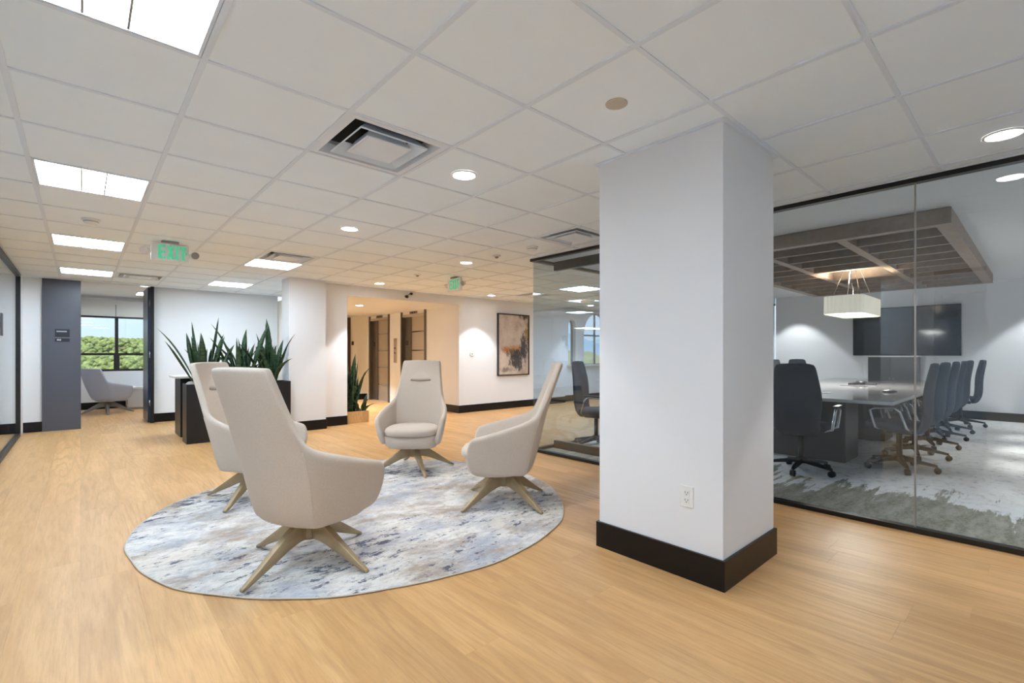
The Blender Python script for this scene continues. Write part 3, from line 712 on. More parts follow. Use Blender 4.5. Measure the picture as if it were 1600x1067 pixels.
for k, (x, y) in enumerate(((-1.9, 8.6), (-1.9, 5.0), (-1.9, 1.9))):  # panels added so the side office spills light through the left glass
    t = thing('ceiling_troffer', ['light panel inside the side office nearest its far wall', 'light panel in the middle of the side office', 'light panel at the near end of the side office'][k], 'ceiling light', (x, y, H - 0.001), 0, 'square flat ceiling light panels')
    B(-0.29, 0.29, -0.29, 0.29, -0.02, 0).build('housing', 'tee_white', t); B(-0.27, 0.27, -0.27, 0.27, -0.024, -0.0201).build('side_lens', 'lens_main', t)

# ------------------------------------------------------------------ office beyond the doorway
YW = 13.9
struct('wall_office_left', B(-0.62, -0.5, 10.58, YW, 0, 2.6), 'white_paint', 'left wall of the far office')
struct('wall_office_right', B(2.4, 2.52, 10.67, YW, 0, 2.6), 'white_paint', 'right wall of the far office')
struct('ceiling_office', B(-0.5, 2.4, 10.5, YW, 2.50, 2.56), 'white_paint', 'ceiling of the far office', 'ceiling')
WX0, WX1, WZ0, WZ1 = -0.3, 2.0, 0.83, 2.02
struct('wall_window', MB().box(-0.62, WX0, YW, YW + 0.14, 0, 2.6).box(WX1, 2.52, YW, YW + 0.14, 0, 2.6).box(WX0, WX1, YW, YW + 0.14, 0, WZ0).box(WX0, WX1, YW, YW + 0.14, WZ1 + 0.3, 2.6), 'white_paint', 'white window wall of the far office')
bb('baseboard_window', -0.5, 2.4, YW - 0.014, YW - 0.0005, 'black baseboard under the office window')
w3 = thing('window_3', 'dark framed office window looking onto a green hillside', 'window'); w3['kind'] = 'structure'
fr = MB()
for a in ((WX0, WX0 + 0.06, WZ0, WZ1 + 0.3), (WX1 - 0.06, WX1, WZ0, WZ1 + 0.3), (WX0 + 0.06, WX1 - 0.06, WZ0, WZ0 + 0.045), (WX0 + 0.06, WX1 - 0.06, WZ1 + 0.24, WZ1 + 0.3)):
    fr.box(a[0], a[1], YW + 0.02, YW + 0.09, a[2], a[3])
fr.build('window_frame', 'window_frame', w3)
B(0.565, 0.625, YW + 0.015, YW + 0.09, WZ0 + 0.045, WZ1 + 0.24).build('mullion', 'window_frame', w3)
for a, b in ((WX0 + 0.06, 0.565), (0.625, WX1 - 0.06)):
    B(a, b, YW + 0.02, YW + 0.085, 1.185, 1.235).build('transom', 'window_frame', w3)
    B(a, b, YW + 0.06, YW + 0.066, WZ0 + 0.045, 1.185).build('pane', 'glass_clear', w3)
    B(a, b, YW + 0.06, YW + 0.066, 1.235, WZ1 + 0.24).build('pane', 'glass_clear', w3)
B(0.545, 0.565, YW + 0.016, YW + 0.085, WZ0 + 0.045, 1.185).build('sash_stile', 'window_frame', w3)
B(0.625, 0.645, YW + 0.016, YW + 0.085, WZ0 + 0.045, 1.185).build('sash_stile', 'window_frame', w3)
for k, (a, b) in enumerate(((-0.35, 0.575), (0.585, 2.05))):
    rs = thing('roller_shade', ['white roller shade pulled part way down the left window half', 'white roller shade pulled part way down the right window half'][k], 'roller shade', ((a + b) / 2, YW - 0.03, 0), 0, 'office window shades')
    w = (b - a) / 2
    B(-w, w, -0.002, 0.002, WZ1 + 0.03, 2.42).build('cloth', 'shade_cloth', rs)
    B(-w, w, -0.012, 0.012, WZ1 - 0.01, WZ1 + 0.03).build('hem_bar', 'window_frame', rs)
    MB().cyl((-w, 0, 2.44), (w, 0, 2.44), 0.03).build('roller', 'shade_cloth', rs, True)
cb = thing('side_cabinet', 'pale grey low cabinet beside the grey armchair in the office', 'cabinet', (1.10, 13.55, 0), 0)
B(-0.35, 0.45, -0.24, 0.30, 0.04, 0.44).build('body', 'cabinet_grey', cb, bevel=0.006)
B(-0.33, 0.43, -0.22, 0.28, 0, 0.04).build('plinth', 'plastic_grey', cb)
B(-0.38, 0.47, -0.26, 0.32, 0.44, 0.475).build('top', 'counter_white', cb, bevel=0.006)
for a in (-0.35, 0.05): B(a + 0.005, a + 0.39, -0.256, -0.2405, 0.06, 0.43).build('door', 'cabinet_grey', cb)
bk = thing('magazine', 'open magazine lying on the pale office cabinet', 'magazine', (0.98, 13.46, 0.476), 0.3)
for s in (-1, 1):
    MB().add([(0, -0.14, 0.002), (s * 0.10, -0.14, 0.026), (s * 0.2, -0.14, 0.008), (0, 0.14, 0.002), (s * 0.10, 0.14, 0.026), (s * 0.2, 0.14, 0.008),
              (0, -0.14, 0.0), (s * 0.2, -0.14, 0.0), (s * 0.2, 0.14, 0.0), (0, 0.14, 0.0)], [(0, 1, 4, 3), (1, 2, 5, 4), (0, 6, 7, 2, 1), (3, 4, 5, 8, 9), (2, 7, 8, 5), (0, 3, 9, 6), (6, 9, 8, 7)]).build('pages', 'paper', bk)
B(-0.20, 0.20, -0.145, 0.145, -0.0008, -0.0001).build('cover', 'book_cover', bk)
t = thing('ceiling_troffer', 'light panel in the far office ceiling', 'ceiling light', (1.15, 12.7, 2.499), 0, 'square flat ceiling light panels')  # panel added to brighten the office and its roller shades
B(-0.29, 0.29, -0.29, 0.29, -0.02, 0).build('housing', 'tee_white', t); B(-0.27, 0.27, -0.27, 0.27, -0.024, -0.0201).build('side_lens', 'lens_main', t)
downlight(0.9, 11.4, 2.499, 'downlight in the far office ceiling', SPOT_W * 1.0)

# ------------------------------------------------------------------ lounge armchairs
def shell_mesh(high=True, fab='fabric'):
    if high:
        zs = [.250, .278, .38, .51, .635, .732, .835, .95, 1.055, 1.098, 1.118]
        hw = [.226, .246, .262, .272, .277, .270, .250, .234, .222, .217, .205]
        yc = [.196, .228, .262, .294, .322, .345, .377, .418, .455, .470, .475]
        wr = [.050, .060, .072, .076, .070, .056, .042, .036, .032, .031, .031]
    else:
        zs = [.268, .30, .38, .48, .58, .66, .74, .81, .87, .905, .92]
        hw = [.205, .232, .258, .278, .290, .290, .276, .264, .256, .250, .236]
        yc = [.180, .218, .252, .282, .306, .326, .346, .364, .380, .388, .391]
        wr = [.085, .095, .105, .102, .090, .075, .06, .05, .045, .045, .045]
    cols = [-1, -.92, -.66, -.34, 0, .34, .66, .92, 1]; nr = len(zs); nc = len(cols)
    v = []; f = []
    for r in range(nr):
        for c in cols: v.append((hw[r] * c, yc[r] - wr[r] * abs(c) ** 2.2, zs[r]))
    for r in range(nr - 1):
        for c in range(nc - 1):
            a = r * nc + c; f.append((a, a + nc, a + nc + 1, a + 1))
    AR = 6; gs = [.14, .34, .56, .78, .94, 1.0]
    front_top = .555
    for s, ec in ((-1, 0), (1, nc - 1)):
        prev = [r * nc + ec for r in range(AR)]
        for g in gs:
            cur = []
            for r in range(AR):
                fr_ = (zs[r] - zs[0]) / (zs[AR - 1] - zs[0])
                xe, ye = hw[r], yc[r] - wr[r]
                top = zs[AR - 1] + (front_top - zs[AR - 1]) * (g ** 0.78)
                bot = zs[0] + (0.288 - zs[0]) * g ** 1.5
                z = bot + fr_ * (top - bot)
                xf = .268 + .086 * fr_ ** 0.7; yf = -.232 - .045 * math.sin(PI * (0.15 + 0.7 * fr_)) + (.035 if r == 0 else 0) + (.015 if r == AR - 1 else 0)
                bow = .030 * math.sin(PI * g)
                x = (xe + (xf - xe) * (1 - (1 - g) ** 1.6) + bow * 0.6) * s
                y = ye + (yf - ye) * g
                cur.append(len(v)); v.append((x, y, z))
            for r in range(AR - 1):
                q = (prev[r], prev[r + 1], cur[r + 1], cur[r]) if s > 0 else (prev[r], cur[r], cur[r + 1], prev[r + 1])
                f.append(q)
            prev = cur
    me = bpy.data.meshes.new('shell'); me.from_pydata(v, [], f); me.update()
    bm = bmesh.new(); bm.from_mesh(me); bmesh.ops.recalc_face_normals(bm, faces=bm.faces)
    bm.faces.ensure_lookup_table()
    fb = min(bm.faces, key=lambda q: abs(q.calc_center_median().x) + abs(q.calc_center_median().z - .5))
    if fb.normal.y < 0: bmesh.ops.reverse_faces(bm, faces=bm.faces)
    bm.to_mesh(me); bm.free()
    me.materials.append(M[fab]); me.polygons.foreach_set('use_smooth', [True] * len(me.polygons))
    edge = [(hw[r] * 1.012, yc[r] - wr[r] + .004, zs[r]) for r in range(AR)]
    return me, (zs, hw, yc, wr), edge
TAPER = 0.26
def sup(hx, y0, y1, z, n=28, e=3.2):
    cy, hy = (y0 + y1) / 2, (y1 - y0) / 2; out = []
    for i in range(n):
        t = 2 * PI * i / n; c, s = math.cos(t), math.sin(t)
        out.append((hx * math.copysign(abs(c) ** (2 / e), c) * (1 - TAPER * (s > 0) * abs(s) ** 1.5), cy + hy * math.copysign(abs(s) ** (2 / e), s), z))
    return out
def lounge_chair(label, loc, face, base_ang, high=True, fab='fabric', leg='champagne', group='high backed lounge armchairs on the rug'):
    """face: world angle the sitter looks along; base_ang: world angle of one leg"""
    t = thing('lounge_armchair' if high else 'low_armchair', label, 'armchair', loc, 0, group)
    rz = face + PI / 2
    me, (zs, hw, yc, wr), edge = shell_mesh(high, fab)
    sh = link('shell', me, t); sh.rotation_euler.z = rz
    so = sh.modifiers.new('thick', 'SOLIDIFY'); so.thickness = 0.048; so.offset = -1; so.use_even_offset = True
    q = sh.modifiers.new('sub', 'SUBSURF'); q.levels = 2; q.render_levels = 2
    ev = sh.evaluated_get(bpy.context.evaluated_depsgraph_get())
    for s in (-1, 1):
        pts = []
        for a in range(len(edge) - 1):
            for u in (0, .5):
                p = [edge[a][k] + (edge[a + 1][k] - edge[a][k]) * u for k in range(3)]
                pts.append(ev.closest_point_on_mesh(Vector((p[0] * s * 1.05, p[1] + .03, p[2])))[1])
        MB().tube(pts, 0.0028, 6).build('seam', fab, sh, True)
    bs = MB().loft([sup(.16, -.16, .12, .244), sup(.240, -.258, .15, .252), sup(.268, -.292, .16, .282), sup(.274, -.310, .15, .36), sup(.25, -.29, .14, .385)]).build('seat_base', fab, t, True); bs.rotation_euler.z = rz
    cu = MB().loft([sup(.23, -.30, .16, .372), sup(.258, -.335, .175, .382), sup(.270, -.348, .185, .415), sup(.262, -.338, .18, .448), sup(.225, -.29, .15, .462), sup(.12, -.16, .06, .466)]).build('seat_cushion', fab, t, True, sub=1); cu.rotation_euler.z = rz
    if high:
        n, m_ = 9, 7; v = []; fs = []
        def samp(z):
            for a in range(len(zs) - 1):
                if zs[a] <= z <= zs[a + 1]:
                    u = (z - zs[a]) / (zs[a + 1] - zs[a]); L = lambda A: A[a] + (A[a + 1] - A[a]) * u
                    return L(hw), L(yc), L(wr)
        for j in range(m_):
            fz = j / (m_ - 1); z = .905 + fz * .195
            h_, y_, w_ = samp(z)
            for i in range(n):
                c = -1 + 2 * i / (n - 1); cc = c * 0.80
                bulge = .024 * max(0, 1 - abs(c) ** 2) ** 1.2 * (1 - fz) ** 0.8
                v.append((h_ * cc * 0.86, y_ - w_ * abs(cc) ** 2.2 - .041 - bulge, z - .012 * (1 - fz) * (1 - abs(c) ** 2)))
        for j in range(m_ - 1):
            for i in range(n - 1): a = j * n + i; fs.append((a, a + 1, a + n + 1, a + n))
        k = len(v)
        for i in range(n): p = v[i]; v.append((p[0], p[1] + .03, p[2] + .012))
        for i in range(n - 1): fs.append((i + 1, i, k + i, k + i + 1))
        hp = MB().add(v, fs).build('headrest_pad', fab, t, True); hp.rotation_euler.z = rz
        sl_ = samp(.897)
        cr = MB().tube([(.072 * u, sl_[1] - sl_[2] * abs(.35 * u) ** 2.2 - .0475, .893 - .004 * (1 - u * u)) for u in (-1, -.5, 0, .5, 1)], 0.0045, 6).build('headrest_crease', 'fabric_dark', t, True); cr.rotation_euler.z = rz  # dark tube paints the shade of the slit under the head pad
    hub = MB().lathe([(0.050, 0.13), (0.056, 0.15), (0.056, 0.225), (0.09, 0.24), (0.12, 0.250)], 24).build('swivel_hub', leg, t, True)
    for k in range(4):
        sec = [(.020, .248, .135, .030), (.085, .240, .130, .030), (.15, .205, .112, .028), (.27, .122, .060, .024), (.38, .046, .014, .018), (.43, .016, .0, .014)]
        rings = [[(r, -w * .75, b), (r, w * .75, b), (r, w, (a + b) / 2), (r, w * .7, a), (r, -w * .7, a), (r, -w, (a + b) / 2)] for r, a, b, w in sec]
        l = MB().loft(rings).build('leg', leg, t, bevel=0.004); l.rotation_euler.z = base_ang + k * PI / 2
    return t
RZ = 0.013
D = math.radians
lounge_chair('beige high backed armchair seen from behind, nearest on the rug', (0.985, 2.85, RZ), D(22), D(24))
lounge_chair('beige high backed armchair partly hidden behind the nearest armchair', (1.10, 4.41, RZ), D(-46), D(45))
lounge_chair('beige high backed armchair facing the viewer at the back of the rug', (2.58, 4.38, RZ), D(-132), D(-16))
lounge_chair('beige high backed armchair in side view nearest the glass wall', (2.55, 2.92, RZ), D(137), D(0))
lounge_chair('low grey armchair in the office beyond the doorway', (0.40, 12.80, 0.001), D(38), D(0), False, 'fabric_grey', 'grey_leg', 'low office armchair')

# rug
rg = thing('round_rug', 'large round rug in cream with blue and brown streaks', 'rug', (1.757, 3.665, 0))
n = 120; rr = random.Random(3); ring = []
RR = 1.555
wob = lambda a: 0.006 * math.sin(5 * a + 1) + 0.006 * math.sin(11 * a) + 0.003 * math.sin(23 * a)
out = [((RR + wob(2 * PI * i / n)) * math.cos(2 * PI * i / n), (RR + wob(2 * PI * i / n)) * math.sin(2 * PI * i / n)) for i in range(n)]
MB().loft([[(x, y, 0.0006) for x, y in out], [(x, y, 0.009) for x, y in out], [(x * .994, y * .994, 0.012) for x, y in out]]).build('pile', 'rug_pile', rg)
MB().tube([(x * 1.002, y * 1.002, 0.0065) for x, y in out] + [(out[0][0] * 1.002, out[0][1] * 1.002, 0.0060)], 0.0045, 6, False).build('binding', 'carpet_edge', rg, True)

# ------------------------------------------------------------------ planters and snake plants
def leaf_mesh(length, width, bend, twist, k):
    n = 9; rings = []; v = []; f = []
    for i in range(n + 1):
        t = i / n
        w = width * (0.55 + 0.9 * t * (1 - t) * 2 - 0.1 * t) if t < .8 else width * (0.72) * (1 - t) / .2 * (1 if t < 1 else 0) + 0.0008
        w = width * max(0.02, (0.5 + 1.25 * t - 0.35 * t * t) if t < .45 else (0.992 - 0.0 * t) * (1 - ((t - .45) / .55) ** 2.2))
        a = bend * t * t; x = length * (math.sin(a) * t * .8); z = length * t * math.cos(a * .5)
        tw = twist * t; c, s = math.cos(tw), math.sin(tw)
        th = 0.0035 * (1 - .7 * t)
        cup = w * .28
        sec = [(-w / 2, cup), (0, 0), (w / 2, cup), (0, -th * 2 + 0.0)]
        sec = [(-w / 2, cup), (0, th), (w / 2, cup), (0, -th)]
        v_ = [(x + q * c, p * c + q * 0 + p * 0, z) for p, q in sec]
        v_ = [(x + q * c - p * s, p * c + q * s, z) for p, q in sec]
        rings.append(v_)
    return MB().loft(rings).mesh('leaf', 'leaf', True)
LEAVES = [leaf_mesh(1.0, .062, .08, .7, 0), leaf_mesh(1.0, .070, .03, -.9, 1), leaf_mesh(1.0, .052, .14, 1.2, 2), leaf_mesh(1.0, .076, .05, 1.4, 3), leaf_mesh(1.0, .046, .20, -1.2, 4)]
def snake_plant(label, loc, specs, group='snake plants in the planters'):
    t = thing('snake_plant', label, 'plant', loc, 0, group)
    for (dx, dy, L, tilt, az, kind, wsc) in specs:
        o = link('leaf', LEAVES[kind], t)
        o.location = (dx, dy, 0); o.rotation_euler = (0, tilt, az); o.scale = (wsc, wsc, L * 1.05)
    return t
def clump(seed, n, hmin, hmax, spread, talls):
    rd = random.Random(seed); out = []
    for k in range(n):
        az = rd.uniform(0, 2 * PI); L = rd.uniform(hmin, hmax)
        ti = rd.uniform(.02, .26) * spread * (.45 + .55 * abs(math.cos(az)))
        out.append((math.cos(az) * rd.uniform(.01, .085), math.sin(az) * rd.uniform(.01, .085), L, ti, az, rd.randrange(5), rd.uniform(1.1, 1.6)))
    for (L, tx, kind, ws) in talls:     # tx: lean along the planter (+x right, -x left)
        out.append((tx * .22, rd.uniform(-.05, .02), L, abs(tx), 0 if tx > 0 else PI, kind, ws))
    return out
pl = thing('long_planter', 'long black rectangular planter with snake plants behind the armchairs', 'planter', (0, 0, 0))
PX0, PX1, PY0, PY1, PZ = 1.045, 2.365, 7.64, 7.98, 0.80
PY1 = 7.76 + 0.22
MB().box(PX0, PX0 + .012, PY0, PY1, 0.0005, PZ).box(PX1 - .012, PX1, PY0, PY1, 0.0005, PZ).box(PX0 + .012, PX1 - .012, PY0, PY0 + .012, 0.0005, PZ).box(PX0 + .012, PX1 - .012, PY1 - .012, PY1, 0.0005, PZ).box(PX0 + .012, PX1 - .012, PY0 + .012, PY1 - .012, 0.0005, 0.02).build('box', 'planter_black', pl)
B(PX0 + .013, PX1 - .013, PY0 + .013, PY1 - .013, 0.5, PZ - .04).build('soil', 'soil', pl)
zs_ = PZ - .045
snake_plant('snake plant at the left end of the black planter', (1.27, 7.80, zs_), clump(4, 22, .35, .72, 1.0, [(.93, .12, 1, 1.2), (.86, -.10, 1, 1.25), (.86, -.36, 4, .9), (.72, .20, 3, 1.0), (.62, .38, 3, 1.1), (.68, -.42, 0, 1.0)]))
snake_plant('snake plant in the middle of the black planter', (1.72, 7.80, zs_), clump(9, 22, .32, .66, 1.0, [(.90, .28, 3, 1.1), (.88, -.16, 4, 1.2), (.78, .02, 3, 1.25), (.72, -.30, 2, .9), (.60, .42, 0, 1.0), (.66, -.02, 1, 1.2)]))
snake_plant('snake plant at the right end of the black planter against the column', (2.12, 7.80, zs_), clump(21, 24, .35, .66, .9, [(.94, .0, 3, 1.3), (.88, -.03, 1, 1.15), (.78, .20, 4, .9), (.74, -.14, 0, .9), (.68, -.38, 2, .9), (.66, .16, 3, 1.1)]))
wp = thing('wooden_planter', 'low light wooden planter box in the passage opening', 'planter', (3.60, 8.32, 0))
MB().box(-.21, .22, -.27, -.25, 0.0005, .205).box(-.21, .22, .23, .25, 0.0005, .205).box(-.21, -.19, -.25, .23, 0.0005, .205).box(.20, .22, -.25, .23, 0.0005, .205).box(-.19, .20, -.25, .23, 0.0005, .02).build('box', 'box_wood', wp)
B(-.189, .199, -.249, .229, .05, .175).build('soil', 'soil', wp)
snake_plant('snake plant growing in the low wooden planter', (3.56, 8.24, .172), clump(31, 26, .45, .85, .5, [(1.0, .02, 3, 1.4), (.88, .10, 1, 1.3), (.72, .20, 0, 1.1), (.92, -.05, 1, 1.2)]))
snake_plant('short young snake plant at the front of the wooden planter', (3.73, 8.14, .172), clump(35, 6, .16, .30, .5, [(.30, .08, 3, .9)]))

# counter behind planter
ct = thing('reception_counter', 'white topped black counter behind the long planter', 'counter', (0, 0, 0))
B(1.0, 2.36, 8.30, 8.95, .855, .885).build('top', 'counter_white', ct, bevel=0.004)
B(1.07, 1.12, 8.36, 8.90, 0.0005, .855).build('end_panel', 'planter_black', ct)
B(2.28, 2.33, 8.36, 8.90, 0.0005, .855).build('end_panel', 'planter_black', ct)
B(1.12, 2.28, 8.80, 8.84, 0.06, .855).build('modesty_panel', 'planter_black', ct)
dp = thing('desk_phone', 'black desk phone on the counter behind the plants', 'phone', (2.02, 8.55, .886))
MB().add([(-.1, -.1, 0), (.1, -.1, 0), (.1, .1, 0), (-.1, .1, 0), (-.1, -.1, .03), (.1, -.1, .03), (.1, .1, .11), (-.1, .1, .11)], [(0, 3, 2, 1), (4, 5, 6, 7), (0, 1, 5, 4), (1, 2, 6, 5), (2, 3, 7, 6), (3, 0, 4, 7)]).build('body', 'black_metal', dp)
MB().tube([(-.075, -.09, .06), (-.08, -.05, .09), (-.08, .05, .13), (-.075, .09, .13)], .02, 8).build('handset', 'black_metal', dp, True)
B(0.0, .085, .02, .08, .09, .125).build('display', 'tv_screen', dp)
rk = thing('decor_stone', 'grey stone on the left end of the black planter', 'stone', (1.12, 7.80, PZ - .04))
bm = bmesh.new(); bmesh.ops.create_icosphere(bm, subdivisions=2, radius=.06)
for q in bm.verts: q.co.x *= 1.1 + .15 * math.sin(9 * q.co.y); q.co.z *= .75; q.co.z += .03
me = bpy.data.meshes.new('stone'); bm.to_mesh(me); bm.free(); me.materials.append(M['plastic_grey']); link('stone', me, rk)

# ------------------------------------------------------------------ meeting room furniture
TX0, TX1, TY0, TY1 = 5.82, 11.2, 0.97, 2.75
tb = thing('conference_table', 'long glossy grey conference table behind the glass', 'table', (0, 0, 0))
B(TX0, TX1, TY0, TY1, .715, .74).build('top', 'table_top', tb)
MB().box(TX0 - .004, TX0 - .0002, TY0 - .004, TY1 + .004, .708, .7395).box(TX1 + .0002, TX1 + .004, TY0 - .004, TY1 + .004, .708, .7395).box(TX0, TX1, TY0 - .004, TY0 - .0002, .708, .7395).box(TX0, TX1, TY1 + .0002, TY1 + .004, .708, .7395).build('edge_band', 'table_edge', tb)
B(TX0 + .10, TX1 - .10, TY0 + .40, TY1 - .40, .66, .714).build('sub_top', 'table_base', tb)
for a in (6.25, 8.2, 10.2):
    B(a, a + .55, 1.45, 2.30, 0.003, .66).build('pedestal', 'table_base', tb, bevel=0.01)
for a in (6.6, 8.4, 10.2):
    h_ = B(a, a + .11, 1.70, 2.02, .7402, .7425).build('cable_hatch', 'chair_plastic', tb)
for k, (x, y) in enumerate(((8.9, 1.86), (7.35, 1.25))):
    p = thing('conference_phone', ['black three legged conference phone in the middle of the table', 'flat black microphone puck near the front of the table'][k], 'phone', (x, y, .741), .4)
    if k == 0:
        for q in range(3):
            a = q * 2 * PI / 3; T = Matrix.Rotation(a, 4, 'Z')
            MB().loft([[T @ Vector(c) for c in ((.02, -.05, 0), (.02, .05, 0), (.02, .04, .045), (.02, -.04, .045))], [T @ Vector(c) for c in ((.19, -.035, 0), (.19, .035, 0), (.19, .03, .022), (.19, -.03, .022))]]).build('arm', 'chair_plastic', p)
        MB().lathe([(.075, 0.0), (.075, .045), (.05, .055), (0, .056)], 20).build('body', 'chair_plastic', p, True)
    else:
        MB().lathe([(.07, 0.0), (.068, .018), (.045, .024), (0, .025)], 20).build('body', 'chair_plastic', p, True)
        MB().lathe([(.03, .0245), (.028, .028), (0, .0285)], 16).build('button', 'plastic_grey', p, True)

def task_chair():
    """high backed conference chair looking along -y local"""
    t = thing('conference_chair', 'x', 'chair', (0, 0, 0), 0, 'dark conference chairs around the table')
    sec = []
    prof = [(.38, .175, .20), (.47, .235, .205), (.58, .255, .215), (.70, .255, .235), (.84, .26, .225), (.98, .285, .20), (1.08, .30, .185), (1.115, .298, .16)]
    rings = []
    for z, y, w in prof:
        th = .055 if z < 1.05 else .035
        rings.append([(-w, y - .035, z), (-w * .6, y + .008, z), (0, y + .02, z), (w * .6, y + .008, z), (w, y - .035, z), (w, y - .035 - th * .6, z), (w * .6, y - th, z), (0, y - th * .9, z), (-w * .6, y - th, z), (-w, y - .035 - th * .6, z)])
    MB().loft(rings).build('backrest', 'chair_fabric', t, True, sub=1)
    MB().loft([sup(.20, -.23, .18, .425), sup(.245, -.275, .21, .44), sup(.25, -.28, .215, .475), sup(.235, -.26, .20, .50), sup(.15, -.17, .12, .51)]).build('seat', 'chair_fabric', t, True)
    B(-.12, .12, -.12, .12, .385, .425).build('tilt_mechanism', 'chair_plastic', t, bevel=.01, seg=1)
    for s in (-1, 1):
        MB().tube([(s * .22, .10, .44), (s * .285, .08, .46), (s * .30, .03, .62), (s * .30, -.02, .665), (s * .30, -.17, .655), (s * .30, -.21, .63), (s * .285, -.17, .46), (s * .22, -.15, .44)], .013, 8).build('armrest_frame', 'chrome', t, True)
        B(s * .30 - .025, s * .30 + .025, -.19, .04, .668, .69).build('armrest_pad', 'chair_plastic', t, bevel=.008)
    MB().cyl((0, 0, .12), (0, 0, .39), .027).build('gas_lift', 'chair_plastic', t, True)
    MB().lathe([(.05, .09), (.055, .10), (.045, .15)], 16).build('hub', 'chair_plastic', t, True)
    for k in range(5):
        a = 2 * PI * k / 5 + .3; T = Matrix.Rotation(a, 4, 'Z')
        MB().loft([[T @ Vector(c) for c in ((.03, -.025, .095), (.03, .025, .095), (.03, .02, .14), (.03, -.02, .14))], [T @ Vector(c) for c in ((.30, -.014, .065), (.30, .014, .065), (.30, .012, .088), (.30, -.012, .088))]]).build('base_leg', 'chair_plastic', t)
        p = T @ Vector((.30, 0, 0)); u = T @ Vector((0, 1, 0))
        c = MB().cyl(p + Vector((0, 0, .032)) - u * .022, p + Vector((0, 0, .032)) + u * .022, .0295, n=12); c.cyl(p + Vector((0, 0, .03)), p + Vector((0, 0, .07)), .009, n=6)
        c.build('castor', 'chair_plastic', t, True)
    return t
proto = task_chair(); first = [True]
def place_chair(x, y, face, label):
    o = proto if first[0] else copy_tree(proto); first[0] = False
    o.location = (x, y, .003); o.rotation_euler = (0, 0, face + PI / 2); o['label'] = label
place_chair(5.50, 1.66, D(4), 'dark conference chair at the near table end, back to the glass')
for k, x in enumerate((6.35, 7.25, 8.15, 9.05, 9.95)):
    place_chair(x, 1.00, D(90 + (4, -3, 2, 3, -2)[k]), '%s dark conference chair in the right hand row, counted from the glass' % ('nearest', 'second', 'third', 'fourth', 'fifth')[k])
place_chair(10.95, 0.92, D(100), 'dark conference chair standing apart at the far right table corner')
for k, x in enumerate((6.6, 7.45, 8.3, 9.2)):
    place_chair(x, 2.92, D(-90 + (3, -4, 2, 1)[k]), '%s dark conference chair in the left hand row behind the pillar side' % ('nearest', 'second', 'third', 'fourth')[k])
place_chair(10.25, 3.0, D(-125), 'dark conference chair turned aside at the far left of the table')
place_chair(4.97, 3.88, D(-75), 'dark conference chair standing in the glass corner left of the pillar')

tv = thing('wall_screen', 'large black wall mounted screen in the meeting room', 'screen', (12.2995, 1.862, 1.67))
B(-.055, -.015, -.845, .845, -.49, .49).build('bezel', 'tv_frame', tv)
B(-.0565, -.0551, -.832, .832, -.477, .477).build('display', 'tv_screen', tv)
B(-.0149, 0, -.25, .25, -.2, .2).build('wall_mount', 'black_metal', tv)
av = thing('equipment_cabinet', 'dark equipment cabinet with light top under the wall screen', 'cabinet', (12.02, 1.98, 0.003))
B(-.2, .2, -.38, .38, .05, 1.15).build('body', 'table_base', av, bevel=.006)
B(-.22, .22, -.40, .40, 1.15, 1.175).build('top', 'counter_white', av)
B(-.18, .18, -.36, .36, 0, .05).build('plinth', 'black_metal', av)
for s in (-1, 1):
    d_ = B(-.212, -.2005, .004 if s > 0 else -.376, .376 if s > 0 else -.004, .06, 1.13).build('door', 'tv_frame', av)
    B(-.222, -.2125, s * .03 - .006, s * .03 + .006, .55, .75).build('handle', 'steel_dark', d_)

# timber lattice ceiling feature
LX0, LX1, LY0, LY1, LB = 5.85, 11.3, 0.55, 3.17, HC - 0.15
lt = thing('ceiling_lattice', 'brown timber lattice hanging under the meeting room ceiling', 'ceiling lattice', (0, 0, 0))
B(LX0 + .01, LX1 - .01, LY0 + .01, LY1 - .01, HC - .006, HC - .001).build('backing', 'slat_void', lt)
FW = .115
for a in ((LX0, LX0 + FW, LY0, LY1), (LX1 - FW, LX1, LY0, LY1), (LX0 + FW, LX1 - FW, LY0, LY0 + FW), (LX0 + FW, LX1 - FW, LY1 - FW, LY1)):
    B(*a, LB, HC - .0065).build('frame_beam', 'slat_wood', lt)
YB = [LY0 + (LY1 - LY0) / 3, LY0 + 2 * (LY1 - LY0) / 3]
for y in YB: B(LX0 + FW, LX1 - FW, y - .045, y + .045, LB + .002, HC - .0065).build('cross_beam', 'slat_wood', lt)
NS = 10; bays = [(LY0 + FW, YB[0] - .045), (YB[0] + .045, YB[1] - .045), (YB[1] + .045, LY1 - FW)]
for k in range(1, NS):
    x = LX0 + FW / 2 + (LX1 - LX0 - FW) * k / NS
    for a, b in bays:
        if 8.05 < x < 9.05 and a > YB[0] and b < YB[1]: continue
        B(x - .024, x + .024, a, b, LB + .004, HC - .0065).build('slat', 'slat_wood', lt)
for a in ((8.02, 8.10, *bays[1]), (9.02, 9.10, *bays[1])): B(*a, LB - .002, HC - .0065).build('pendant_frame', 'slat_wood', lt)

